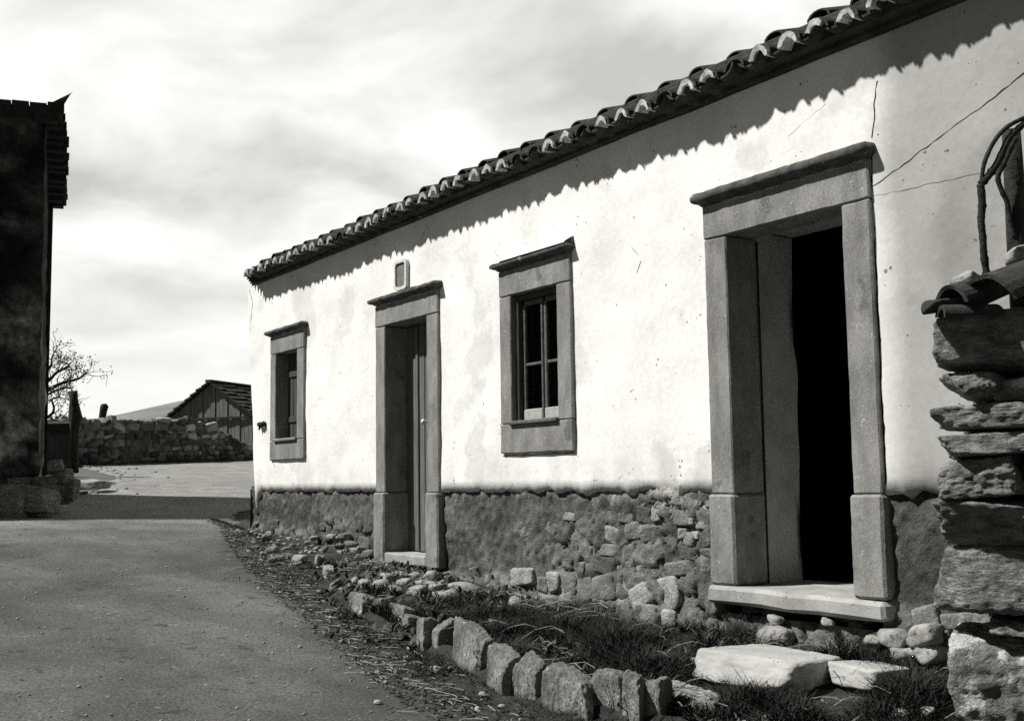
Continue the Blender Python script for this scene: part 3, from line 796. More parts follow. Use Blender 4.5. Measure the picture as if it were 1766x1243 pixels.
# loose flat stones on the verge below the closed door
rnd = random.Random(11)
FL = [(628, 1003, 24), (655, 1006, 30), (690, 988, 34), (715, 992, 26), (700, 1003, 30), (735, 1003, 34), (720, 1015, 38), (752, 1008, 30), (775, 1018, 34), (682, 1013, 30), (795, 1008, 50), (830, 995, 46), (792, 985, 26), (612, 1000, 16), (670, 997, 22), (760, 1022, 26), (742, 990, 24)]
for k, (x, y, w) in enumerate(FL):
    p = onground(x, y, .10); z = zg(p[0], p[1]); s = w*float((p-CAM)@FW)/FPX
    o = rock('flat_stone', (p[0], p[1], z+.02), (s*1.25, s*.9, .075+.03*rnd.random()), 40+k, 'pale', rnd.uniform(-.6, .6), rnd.uniform(-.15, .15), n=6, sq=3, amp=.16)
    tag(o, 'flat pale stone lying loose on the verge below the closed door', 'stone', 'flat stones below the closed door')
# rubble at the foot of the wall, left part and under the open door
LR = [(455, 955), (470, 948), (482, 962), (500, 958), (520, 962), (505, 940), (530, 935), (560, 945), (575, 925), (590, 940), (610, 938), (625, 945), (615, 950), (632, 975), (470, 965), (515, 972), (545, 928), (600, 925), (635, 955), (460, 925)]
for k, (x, y) in enumerate(LR):
    d = ray(x, y); p = None
    for t in np.linspace(5, 16, 3000):
        q = CAM+d*t
        if q[2] < zg(q[0], q[1])+.04 or q[1] > -.03: p = q; break
    s = rnd.uniform(.05, .12)
    o = rock('rubble_stone', (p[0], min(p[1], -.05), p[2]), (s*1.3, s, s*.7), 80+k, 'pale' if k % 4 == 0 else 'kerb', rnd.uniform(0, 3), rnd.uniform(-.3, .3), n=6, amp=.18)
    tag(o, 'small rubble stone lying at the foot of the wall left of the closed door', 'stone', 'rubble at the foot of the far wall')
ST = [((1338, 1068), .11, 'pale lump of stone stuck in the earth under the open doorway sill'),
      ((1335, 1098), .24, 'long pale stone behind the step slab under the open doorway'),
      ((1427, 1072), .08, 'small chip of stone under the right half of the doorway sill'),
      ((1545, 1100), .17, 'squat stone between doorway sill and dry stone wall, the left one'),
      ((1600, 1095), .2, 'squat stone between doorway sill and dry stone wall, the right one'),
      ((1560, 1128), .15, 'low stone beneath the two squat stones right of the step'),
      ((1605, 1128), .16, 'whitish split stone against the foot of the dry stone wall'),
      ((1505, 1105), .1, 'leaning pointed chip at the right end of the step'),
      ((1000, 1068), .08, 'pale chip in the grass below the biggest wall stones'),
      ((960, 1068), .09, 'second pale chip in the grass, left of its fellow, below the biggest wall stones'),
      ((888, 1040), .13, 'grey stone at the foot of the wall beside dry stalks'),
      ((848, 1072), .06, 'little pale pebble stone alone in the grass behind the pointed kerb stone'),
      ((1198, 1138), .05, 'white chip in the grass left of the step slab'),
      ((1555, 1230), .07, 'pale triangular chip at the bottom of the picture, left of the other'),
      ((1600, 1226), .07, 'upright pale triangular chip beside the dry stone wall foot'),
      ((755, 1155), .07, 'white stone lying in the litter on the road side of the kerb'),
      ((590, 1105), .05, 'small white stone in the roadside litter at the far kerb')]
for k, ((x, y), s, lab) in enumerate(ST):
    d = ray(x, y); p = None
    for t in np.linspace(3, 16, 5000):
        q = CAM+d*t
        if q[2] < zg(q[0], q[1])+.03 or q[1] > -.05: p = q; break
    o = rock('loose_stone', p, (s*.95, s*.7, s*.6), 120+k, 'pale', rnd.uniform(-.5, .5), rnd.uniform(-.25, .25), n=7, sq=3.0, amp=.2)
    tag(o, lab, 'stone')
# step slab under the open doorway
o = rock('step_stone', (-4.25, -.47, .553), (.66, .52, .13), 7, 'slab', .05, .02, n=24, sq=7, amp=.05, fine=.022)
tag(o, 'pale flat step slab lying in the grass below the open doorway', 'step')
o = rock('step_stone', (-3.78, -.30, .55), (.30, .30, .10), 9, 'slab', -.2, .0, n=14, sq=7, amp=.06, fine=.02)
tag(o, 'smaller pale slab joined to the right end of the step', 'step')

# ------------------------------------------------------------------ dry stone wall at the right
rw = tag(empty('dry_stone_wall', tuple(at(1720, 1200, 4.5))), 'dry stone wall of rough dark blocks ending beside the open doorway', 'wall')
def wstone(l, r, t, b_, seed, mat='wallstone', d=4.5, tilt=0, sq=4.0, amp=.16, thick=.42, sink=0):
    c = at((l+r)/2, (t+b_)/2, d); s = d/FPX
    c = c+HX*(thick/2-.1)+RT*.075
    o = rock('stone', (0, 0, 0), ((r-l)*s*1.0, thick, (b_-t)*s*.93), seed, mat, math.atan2(RT[1], RT[0])-.5-.1*math.sin(seed*2.3), tilt, n=36, sq=sq+.8, amp=amp*.65, fine=.03, strat=.010)
    o.location = tuple(c-np.array(rw.location)); o.parent = rw
    return o
wstone(1602, 1850, 532, 640, 201, tilt=.06, sq=5)
wstone(1636, 1724, 640, 692, 202, sq=2.4, tilt=-.12)
wstone(1712, 1800, 650, 694, 203, 'lichen')
wstone(1611, 1830, 694, 741, 204, sq=5)
wstone(1617, 1840, 742, 786, 205, tilt=-.04, sq=4)
wstone(1622, 1756, 784, 856, 206, sq=3.2)
wstone(1752, 1880, 786, 858, 207)
wstone(1630, 1840, 858, 934, 208, sq=3.4, tilt=.02)
wstone(1638, 1850, 934, 1074, 209, sq=3.6, tilt=.05)
wstone(1696, 1800, 1068, 1096, 210, sq=2.8)
wstone(1646, 1860, 1082, 1275, 211, 'lichen', sq=3.2, amp=.14, thick=.5)
for i, (a, top) in enumerate([(1850, 530), (2060, 525)]):          # courses running on to the house wall
    y = top
    k = 0
    while y < 1270:
        h = rnd.uniform(50, 110); wstone(a-15+rnd.uniform(-25, 25), a+225+rnd.uniform(-20, 20), y, min(y+h, 1290), 230+i*20+k); y += h; k += 1
for k, (t, b_) in enumerate([(560, 700), (700, 860), (850, 1060), (1050, 1280)]): # heart of the wall
    wstone(1670, 1900, t, b_, 280+k, d=4.72, thick=.5)
# broken roof tiles laid along the top
def barrel(name, c, yaw, tilt, length, r, lab, roll=0, n=12, t=.016):
    V, F = arch(0, r, -length/2, 0, length/2, 0, n, t, 1.05)
    V = [(x+.006*nz((x, y, z+seed_), 14), y+.02*nz((x*2, seed_, z*2), 6)*(1 if y < 0 else -1), z+.004*nz((x, y, z), 20)) for seed_ in (c[0],) for x, y, z in V]
    o = mesh(name, V, F, MAT['tile'], None, False); o.location = tuple(map(float, c)); o.rotation_euler = (tilt, roll, yaw)
    return tag(o, lab, 'roof tile', 'old roof tiles laid on the dry stone wall')
ya = math.atan2(HX[1], HX[0])-math.pi/2
yr = math.atan2(RT[1], RT[0])-math.pi/2
barrel('roof_tile', at(1672, 516, 4.5), yr+.55, .30, .22, .078, 'middle roof tile on the dry stone wall, arched, with a broken edge', -.1)
barrel('roof_tile', at(1752, 508, 4.47), yr+.5, .34, .34, .12, 'largest arched roof tile on the dry stone wall, cut by the picture edge', -.1)
barrel('roof_tile', at(1672, 545, 4.45), yr+.2, .05, .24, .045, 'flat dark tile shard lying under the arched tiles', .1)
o = rock('roof_tile', at(1624, 527, 4.52), (.17, .12, .055), 303, 'tile', yr+1.6, -.12, n=8, sq=3, amp=.12)
tag(o, 'small tile fragment poking out over the left end of the dry stone wall', 'roof tile', 'old roof tiles laid on the dry stone wall')
o = rock('capping_stone', at(1762, 442, 4.6), (.14, .12, .07), 301, 'pale', .3, -.2, n=7); tag(o, 'small pale stone wedged above the largest roof tile on the wall', 'stone')
o = rock('capping_stone', at(1662, 483, 4.72), (.13, .1, .05), 302, 'pale', .3, -.3, n=7); tag(o, 'pale stone chip lying behind the middle roof tile', 'stone')
# dark post with bent vine branches
pp = at(1756, 445, 4.62); b = MB()
b.tube([pp+np.array([0, 0, -.25]), pp+np.array([0, 0, .1]), pp+np.array([.003, 0, .33]), pp+np.array([0, .004, .52])], [.042, .04, .039, .036], 9)
o = b.build('wooden_post', MAT['bark'], smooth=True); tag(o, 'dark upright post rising behind the tiles on the dry stone wall', 'post')
b = MB()
def pl3(P, d): return [at(x, y, d) for x, y in P]
def smoothline(P, n=4):
    P = [Vector(p) for p in P]; out = []
    for i in range(len(P)-1):
        p0, p1, p2, p3 = P[max(i-1, 0)], P[i], P[i+1], P[min(i+2, len(P)-1)]
        for k in range(n):
            t = k/n; out.append(.5*((2*p1)+(-p0+p2)*t+(2*p0-5*p1+4*p2-p3)*t*t+(-p0+3*p1-3*p2+p3)*t**3))
    return out+[P[-1]]
def knobby(P, r0, r1, seed, kn=.3):
    rr = random.Random(seed); n = len(P)
    return [(r0+(r1-r0)*i/(n-1))*(1+kn*max(0, mn.noise(Vector((i*.55, seed, 0))))*1.6) for i in range(n)]
L1 = smoothline(pl3([(1702, 475), (1697, 440), (1695, 410), (1692, 380), (1694, 350), (1691, 318)], 4.55), 6); b.tube(L1, knobby(L1, .013, .015, 1, .5), 8)
L2 = smoothline(pl3([(1691, 318), (1705, 303), (1721, 280), (1738, 243), (1752, 226), (1768, 212)], 4.55), 6); b.tube(L2, knobby(L2, .015, .012, 2, .5), 8)
L3 = smoothline(pl3([(1693, 312), (1698, 280), (1716, 242), (1740, 217), (1775, 200)], 4.55), 6); b.tube(L3, knobby(L3, .008, .009, 3), 8)
o = b.build('bent_branch', MAT['bark'], smooth=True); tag(o, 'dark knobbly branch bent into a hoop above the dry stone wall', 'branch')
b = MB(); L4 = smoothline(pl3([(1752, 238), (1740, 262), (1730, 285), (1721, 306), (1728, 330), (1737, 350), (1743, 385), (1750, 410)], 4.6), 5); b.tube(L4, knobby(L4, .011, .009, 4, .5), 8)
o = b.build('bent_branch', MAT['bark'], smooth=True); tag(o, 'shorter crooked branch between the hoop and the dark post', 'branch')

# ------------------------------------------------------------------ dark old building at the left
e1 = ray(107, 832); e1 = np.array([e1[0], e1[1], 0]); e1 /= np.linalg.norm(e1); pe = np.array([e1[1], -e1[0], 0])   # pe points to the road
LC = at(66, 850, 14.5); LC[2] = 0
lb = tag(empty('old_building', (LC[0], LC[1], 1.0)), 'tall dark old stone building in shadow at the left edge of the road', 'building')
LI = Matrix.Translation((-LC[0], -LC[1], -1.0))
def lpart(o): o.parent = lb; o.matrix_parent_inverse = LI; return o
ZT = 6.31
V = []; T = []
cols = [(-6+.1*k, 0) for k in range(61)]+[(0, .1*k) for k in range(1, 24)]  # depth shaped short to narrow the shadow cast on the road
zs = np.arange(.5, ZT+.01, .09)
uu = np.array([[u+w+.12*nz((u, w, z), 2) for z in zs] for u, w in cols]); zz_ = np.array([[z+.09*nz((u, w, z+9), 2) for z in zs] for u, w in cols])
_, wdf, wid = worley(uu, zz_, .42, .26, 31)
for ci, (u, w) in enumerate(cols):
    for zi, z in enumerate(zs):
        z = min(z, ZT-.24*w); q = LC+pe*(u-.03+.006*w)+e1*w
        bare = min(max(.5+1.6*fbm((u, w, z+4), .8, 3)-.12*(z-2.5), 0), 1); st_ = min(wdf[ci, zi]/.25, 1)
        dd = .03*fbm((u, w, z), .9, 4)+.02*nz((u, w, z), 4)+bare*(.04*st_+.03*(wid[ci, zi]-.5))
        q = q+(pe*dd if w > 0 or u > -.1 else 0)-(e1*dd if w == 0 else 0)
        V.append((q[0], q[1], z)); T.append(max(.012, (.13+.26*fbm((u+3, w, z), 1.3, 5)+.5*max(0, nz((u, w, z), 2.6)-.1))*(1-.72*min(max((z-2.6)/1.6, 0), 1))*(1-bare+bare*st_*(.5+1.1*wid[ci, zi]))))  # colour carries shade under the eave above and extra fill light below
lpart(mesh('wall', V, flip(grid_faces(len(cols), len(zs))), MAT['oldwall'], smooth=True, attr=T))
b = MB()
def lpt(u, w, z): q = LC+pe*u+e1*w; return (q[0], q[1], z)
def lbox(u0, u1, w0, w1, z0, z1):
    V = [lpt(u, w, z) for u in (u0, u1) for w in (w0, w1) for z in (z0, z1)]
    b.add(V, [[0, 1, 3, 2], [4, 6, 7, 5], [0, 4, 5, 1], [2, 3, 7, 6], [0, 2, 6, 4], [1, 5, 7, 3]])
# roof: hipped, low, with projecting tile rows
zc = 6.31
SL = .24                                        # single pitch falling away from the street front
def zr2(w): return zc-SL*max(w, 0)
Vr = [lpt(-6.2, -.15, zc), lpt(.16, -.15, zc), lpt(.24, 2.45, zr2(2.45)), lpt(-6.2, 2.45, zr2(2.45))]
Vr += [(x_, y_, z_-.09) for x_, y_, z_ in Vr]
b.add(Vr, [[0, 1, 2, 3], [4, 7, 6, 5], [0, 4, 5, 1], [1, 5, 6, 2], [2, 6, 7, 3], [3, 7, 4, 0]])
bw = MB(); bw.add([lpt(.06, 2.28, .5), lpt(.06, 2.28, zr2(2.3)-.05), lpt(-6, 2.28, zr2(2.3)-.05), lpt(-6, 2.28, .5), lpt(-6, 0, .5), lpt(-6, 0, zc-.05)], [[0, 1, 2, 3], [3, 2, 5, 4]])
lpart(bw.build('back_wall', MAT['bark']))
rr = random.Random(5)
for k in range(13):
    w = -.12+k*.2; u = .17+.075*min(k/4, 1)+rr.uniform(-.015, .02); zz0 = zr2(w)
    lbox(u-.35, u, w, w+.18, zz0-.05+rr.uniform(-.02, .02), zz0+.03+rr.uniform(-.02, .02))
    lbox(u-.35, u-.03-.03*rr.random(), w, w+.19, zz0-.17+rr.uniform(-.02, .02), zz0-.06)
for k in range(30):
    u = -6.1+k*.21; lbox(u, u+.2, -.2+rr.uniform(-.03, .03), .3, zc-.03, zc+.05+rr.uniform(-.012, .012))
V = [lpt(.0, -.2, zc+.03), lpt(.08, -.3, zc+.05), lpt(.26, -.3, zc+.15), lpt(.29, -.26, zc+.20), lpt(.2, -.12, zc+.18), lpt(.0, .05, zc+.10), lpt(.1, .1, zc-.02), lpt(.18, -.1, zc+.06)]
b.add(V, [[0, 1, 2, 3, 4, 5], [0, 6, 7, 1], [1, 7, 2], [2, 7, 4, 3], [4, 7, 6, 5], [0, 5, 6]])
lpart(b.build('roof', MAT['bark']))
# stones heaped at its foot
HP = [(20, 868, 78, 60), (62, 862, 60, 46), (92, 846, 52, 46), (108, 822, 34, 28), (96, 803, 26, 20), (122, 840, 30, 34), (38, 840, 46, 32), (76, 836, 40, 30)]
for k, (x, y, w, h) in enumerate(HP):
    d = 13.6 if y > 855 else 14.2; s = d/FPX
    c = at(x, y, d); o = rock('heaped_stone', c, (w*s, w*s*.8, h*s*1.0), 400+k, 'wallstone', ya+rnd.uniform(-.5, .5), rnd.uniform(-.25, .25), n=12, sq=4.6, amp=.14)
    tag(o, ['broad dark stone lowest at the left picture edge below the old building', 'dark stone at the road end of the old building foot', 'mottled stone at the right end of the heap below the old building',
            'small stone on top of the heap toward the plank gate', 'topmost pale little stone against the plank gate', 'rightmost dark stone of the heap beside the flat slab',
            'stone set against the wall of the old building, left of the corner', 'stone against the corner of the old building'][k], 'stone', 'stones heaped at the old building')
p = onground(154, 848); o = rock('flat_slab', (p[0], p[1], p[2]+.10), (.48, .6, .14), 420, 'pale', ya, .03, n=8, sq=4, amp=.1); tag(o, 'flat pale slab lying at the road edge beyond the stone heap', 'stone')
# plank gate and its gnarled post
gp = at(100, 765, 20.5); gz = float(zroad(gp[0])); gate = tag(empty('plank_gate', (gp[0], gp[1], gz)), 'dark plank gate with a pale top rail beside the old building', 'gate')
q0, q1 = at(74, 800, 20.5), at(124, 800, 20.5); dv = (q1-q0); dv[2] = 0; ln = np.linalg.norm(dv); dv /= ln; nn = np.array([dv[1], -dv[0], 0])
ztop = at(100, 727, 20.5)[2]; b = MB(); bb = MB()
def obox(mb, o0, du, u0, u1, w0, w1, z0, z1):
    nn = np.array([du[1], -du[0], 0]); V = []
    for u in (u0, u1):
        for w in (w0, w1):
            for z in (z0, z1): q = o0+du*u+nn*w; V.append((q[0]-gate.location[0], q[1]-gate.location[1], z-gz))
    mb.add(V, [[0, 1, 3, 2], [4, 6, 7, 5], [0, 4, 5, 1], [2, 3, 7, 6], [0, 2, 6, 4], [1, 5, 7, 3]])
for k in range(5): obox(b, q0, dv, ln*k/5+.005, ln*(k+1)/5-.005, -.015+.004*(k % 2), .02, gz+.03, ztop-.03)
bo = b.build('boards', MAT['dark'], gate)
obox(bb, q0, dv, -.02, ln+.02, -.03, .035, ztop-.03, ztop+.02); ro = bb.build('top_rail', MAT['sash_rail'], gate)
b = MB(); P = [at(x, y, 20.6) for x, y in ((128, 815), (127, 780), (128, 740), (130, 720), (128, 705), (127, 690), (126, 674))]
b.tube(P, [.085, .08, .085, .12, .10, .075, .075], 9); o = b.build('gate_post', MAT['bark'], smooth=True); rough_edge(o, .03, 6)
tag(o, 'thick gnarled wooden post beside the plank gate, taller of the two posts', 'post')
b = MB(); P = [at(x, y, 28.5) for x, y in ((176, 800), (176, 760), (176, 725), (178, 710), (180, 700), (180, 696))]
b.tube(P, [.10, .10, .085, .09, .10, .05], 9); o = b.build('round_post', MAT['bark'], smooth=True); rough_edge(o, .015, 6)
tag(o, 'shorter round topped post standing up from the field wall', 'post')

# ------------------------------------------------------------------ far field wall, barn, tree
def field_wall():
    A = onground(95, 803); B = onground(470, 792); A = np.array([A[0]+.3, A[1], 0]); B = np.array([B[0], B[1], 0])
    L_ = np.linalg.norm(B-A); du = (B-A)/L_; nn = np.array([du[1], -du[0], 0]); nn = nn if nn@(CAM-A) > 0 else -nn
    us = np.arange(0, L_*1.25, .07); V = []; T = []
    prof = [(0, -.3)]+[(0, k/16) for k in range(17)]+[(.12, 1.02), (.32, 1.02), (.45, .95), (.45, -.3)]
    for u in us:
        q = A+du*u; zb = float(zroad(q[0]))-.02
        xpx = None
        v = q-CAM; c = v@FW; px = 883+FPX*(v@R2)/c
        H = 1.03+.05*wig(u, 1.2, 3)+.07*wig(u, 3.7, 4)+.03*wig(u, 9, 6)
        if px > 345: H *= 1-.62*min((px-345)/85, 1)
        for w, t in prof:
            V.append([u, w, t, q, zb, H])
    U = np.array([v[0] for v in V]); Zt = np.array([v[2]*v[5] for v in V])
    f1, df, cid = worley(U, Zt, .30, .13, 21); st = np.clip(df/.3, 0, 1)
    out = []
    for i, (u, w, t, q, zb, H) in enumerate(V):
        off = -w+(.04*st[i]+.05*(cid[i]-.5) if w == 0 and t > 0 else 0)
        p = q+nn*off; out.append((p[0], p[1], zb+t*H+(.05*(cid[i]-.5) if t > .9 else 0)))
        rend = 1 if .25 < (u/L_) < .62 and t < .8 and nz((u, t, 0), 1.5) > -.25 else 0
        tt = (.045+.07*cid[i])*st[i]+.02*(1-st[i])
        if rend: tt = .055+.03*nz((u, t, 1), 2)
        if u/L_ > .52 and t > .55 and cid[i] > .6: tt *= 2.2
        if t > .95: tt *= 1.3
        T.append(max(tt, .015))
    o = mesh('field_wall', out, grid_faces(len(us), len(prof)), MAT['farwall'], smooth=False, attr=T)
    r = random.Random(9); SV = []; SF = []; ST_ = []; k = 0
    z = .04
    while z < .98:
        h = r.uniform(.05, .21); u = r.uniform(-.2, 0)
        while u < L_*1.2:
            w_ = h*r.uniform(.7, 3.0); k += 1; hv_ = h*r.uniform(.6, 1.25); q = A+du*(u+w_/2); v = q-CAM; px = 883+FPX*(v@R2)/(v@FW)
            Hh = 1.03+.05*wig(u, 1.2, 3)+.07*wig(u, 3.7, 4); Hh *= 1-.62*min(max((px-345)/85, 0), 1)
            vis = .15+.9*fbm((u, 4, z), .9, 3)+(.5 if px > 290 else 0)+(.35 if z > .8 else 0)
            if z+h*.6 < Hh and vis > .1:
                vv, ff = rock_mesh(w_*.97, .2, hv_, 900+k, 5, 3.8, .1); o_n = len(SV)
                c = q+nn*(-.03+r.uniform(-.02, .02)); a = r.gauss(0, .2); tn = r.choice((.03, .05, .07, .10, .16))*(1.5 if px > 300 and z > .45 else 1)
                for p in vv:
                    x_, z_ = p[0]*math.cos(a)-p[2]*math.sin(a), p[0]*math.sin(a)+p[2]*math.cos(a); w3 = c+du*x_+nn*p[1]
                    SV.append((w3[0], w3[1], float(zroad(q[0]))+z+h/2+z_)); ST_.append(tn)
                SF.extend([[i+o_n for i in f] for f in ff])
            u += w_
        z += h*.95
    sm = mesh('stones', SV, SF, MAT['farwall'], o, False, ST_)
    tag(o, 'low dark dry stone field wall across the far end of the road', 'wall')
field_wall()
def barn():
    d0 = 36.0; ap = at(365, 658, d0); rid = HX*1.97+RT*.68; rid /= np.linalg.norm(rid); gd = np.array([rid[1], -rid[0], 0])
    if gd@RT < 0: gd = -gd                        # gd points right along the gable
    zr_ = ap[2]; wd = 1.75; ze = zr_-1.21
    root = tag(empty('barn', (ap[0], ap[1], 2.2)), 'dark weathered board barn with a tiled gable roof behind the field wall', 'barn')
    O = np.array([ap[0], ap[1], 0])
    def P(u, v, z): q = O+gd*u+rid*v; return (q[0]-ap[0], q[1]-ap[1], z-2.2)
    b = MB(); n = 22; W2 = wd-.12
    for k in range(n):
        a, c = -W2+2*W2*k/n, -W2+2*W2*(k+1)/n; j = .012*((k*7) % 3)
        za, zc_ = zr_-.07-abs(a)*1.21/wd, zr_-.07-abs(c)*1.21/wd
        V = [P(a+.008, -j, 1.9), P(c-.008, -j, 1.9), P(c-.008, -j, zc_), P(a+.008, -j, za), P(a+.008, .04, 1.9), P(c-.008, .04, 1.9), P(c-.008, .04, zc_), P(a+.008, .04, za)]
        b.add(V, [[0, 1, 2, 3], [4, 7, 6, 5], [0, 4, 5, 1], [1, 5, 6, 2], [2, 6, 7, 3], [3, 7, 4, 0]])
    for s in (-1, 1):
        V = [P(s*W2, 0, 1.9), P(s*W2, 7, 1.9), P(s*W2, 7, ze+.1), P(s*W2, 0, ze+.1)]; b.add(V, [[0, 1, 2, 3]])
    V = [P(-W2, .045, 1.9), P(W2, .045, 1.9), P(W2, .045, ze), P(0, .045, zr_-.1), P(-W2, .045, ze)]; b.add(V, [[0, 1, 2, 3, 4]])
    b.build('boarding', MAT['barn'], root)
    b = MB(); zb = at(370, 722, d0)[2]
    V = [P(u, v, z) for u in (-1.35, W2+.1) for v in (-.1, -.03) for z in (zb-.03, zb+.03)]
    b.add(V, [[0, 1, 3, 2], [4, 6, 7, 5], [0, 4, 5, 1], [2, 3, 7, 6], [0, 2, 6, 4], [1, 5, 7, 3]]); b.build('cross_beam', MAT['bark'], root)
    b = MB()
    for s in (-1, 1):
        m = 9
        for k in range(m):
            u0, u1 = s*wd*1.04*k/m, s*(wd*1.04*(k+1)/m+.06)
            z0, z1 = zr_-abs(u0)*1.21/wd, zr_-abs(u1)*1.21/wd+.03*0
            for q in range(24):
                v0 = -.18+q*.3; e = .012*((q*5+k*3) % 4)
                V = [P(u0, v0, z0+.0), P(u0, v0+.29, z0), P(u1, v0+.29, z1+.045+e), P(u1, v0, z1+.045+e)]
                V += [(a, c, d-.05) for a, c, d in V]
                b.add(V, [[0, 1, 2, 3], [4, 7, 6, 5], [0, 4, 5, 1], [1, 5, 6, 2], [2, 6, 7, 3], [3, 7, 4, 0]])
    for q in range(18):
        v0 = -.2+q*.4; V = [P(u, v, z) for u in (-.1, .1) for v in (v0, v0+.39) for z in (zr_-.03, zr_+.05)]
        b.add(V, [[0, 1, 3, 2], [4, 6, 7, 5], [0, 4, 5, 1], [2, 3, 7, 6], [0, 2, 6, 4], [1, 5, 7, 3]])
    b.build('roof', MAT['tile'], root)
barn()
def tree():
    D = 32.0; base = at(45, 790, D); base[2] = 2.0; root = tag(empty('bare_tree', tuple(base)), 'bare tree with thin twigs and first leaves behind the old building', 'tree')
    bo = np.array(base); b = MB(); cl = MB(); r = random.Random(8)
    def loc(p): return Vector(p)-Vector(bo)
    tr = [at(45, 830, D), at(47, 770, D), at(50, 720, D), at(52, 680, D), at(50, 630, D), at(46, 585, D)]
    b.tube([loc(p) for p in tr], [.2, .17, .15, .13, .09, .05], 8)
    def leafs(p, n, s):
        for _ in range(n):
            c = p+Vector((r.gauss(0, s), r.gauss(0, s), r.gauss(0, s))); q = .022+.02*r.random()
            a = Vector((r.gauss(0, 1), r.gauss(0, 1), r.gauss(0, 1))).normalized()*q; d = a.orthogonal().normalized()*q*.6
            cl.add([c-a, c+d, c+a, c-d], [[0, 1, 2, 3]])
    def twig(p, d, ln, rad, lev):
        pts = [p]; q = p.copy(); dd = d.copy(); n = 6
        for i in range(n):
            dd = (dd+Vector((r.gauss(0, .22), r.gauss(0, .22), r.gauss(0, .2)+.03))).normalized(); q = q+dd*ln/n; pts.append(q.copy())
            if lev > 0 and i > 0 and r.random() < .85:
                nd = (dd+Vector((r.gauss(0, .7), r.gauss(0, .7), r.gauss(0, .6)+.1))).normalized()
                twig(q.copy(), nd, ln*r.uniform(.35, .6), rad*.5, lev-1)
        b.tube(pts, [max(rad*(1-i/(n+1)), .006) for i in range(n+1)], 5)
        if lev <= 1 and r.random() < .5: leafs(q, 4, .06)
    for P, rad, tw in [([(50, 690), (84, 672), (106, 661), (135, 653), (148, 643)], .07, .75), ([(50, 680), (84, 656), (97, 643), (113, 634), (122, 632)], .06, .7),
                       ([(50, 735), (84, 718), (93, 705), (90, 688), (106, 685)], .055, .6), ([(50, 640), (84, 636), (90, 615), (96, 603)], .045, .6), ([(50, 700), (90, 676), (118, 668), (125, 673)], .04, .55)]:
        L = smoothline([loc(at(x, y, D)) for x, y in P], 4); b.tube(L, [rad*(1-.75*i/len(L)) for i in range(len(L))], 6)
        for i in range(4, len(L)):
            for _ in range(1):
                d = (Vector(RT)*r.uniform(-.4, .9)+Vector((0, 0, 1))*r.uniform(-.4, 1)+Vector(HX)*r.uniform(-.6, .6)).normalized()
                twig(L[i], d, tw*r.uniform(.5, 1), .014, 1)
    b.build('branches', MAT['bark'], root, True); cl.build('leaves', MAT['bud'], root)
    # low bush showing over the gate
    cl = MB(); c0 = at(102, 722, 26); rt = tag(empty('bush', (c0[0], c0[1], 2.0)), 'low dark bush showing over the plank gate', 'bush')
    st = MB()
    for k in range(9):
        p0 = Vector((r.uniform(-.4, .4), r.uniform(-.3, .3), -.1)); p1 = p0+Vector((r.gauss(0, .15), r.gauss(0, .15), c0[2]-2.0+r.uniform(-.1, .1)))
        st.tube([p0, (p0+p1)/2+Vector((r.gauss(0, .04), 0, 0)), p1], [.02, .015, .006], 5)
        for _ in range(130):
            t = r.uniform(.3, 1.05); c = p0.lerp(p1, t)+Vector((r.gauss(0, .12), r.gauss(0, .12), r.gauss(0, .06))); a = Vector((r.gauss(0, 1), r.gauss(0, 1), r.gauss(0, 1))).normalized()*.05; d = a.orthogonal()*.6
            cl.add([c-a, c+d, c+a, c-d], [[0, 1, 2, 3]])
    st.build('stems', MAT['bark'], rt); cl.build('leaves', MAT['grass'], rt)
tree()

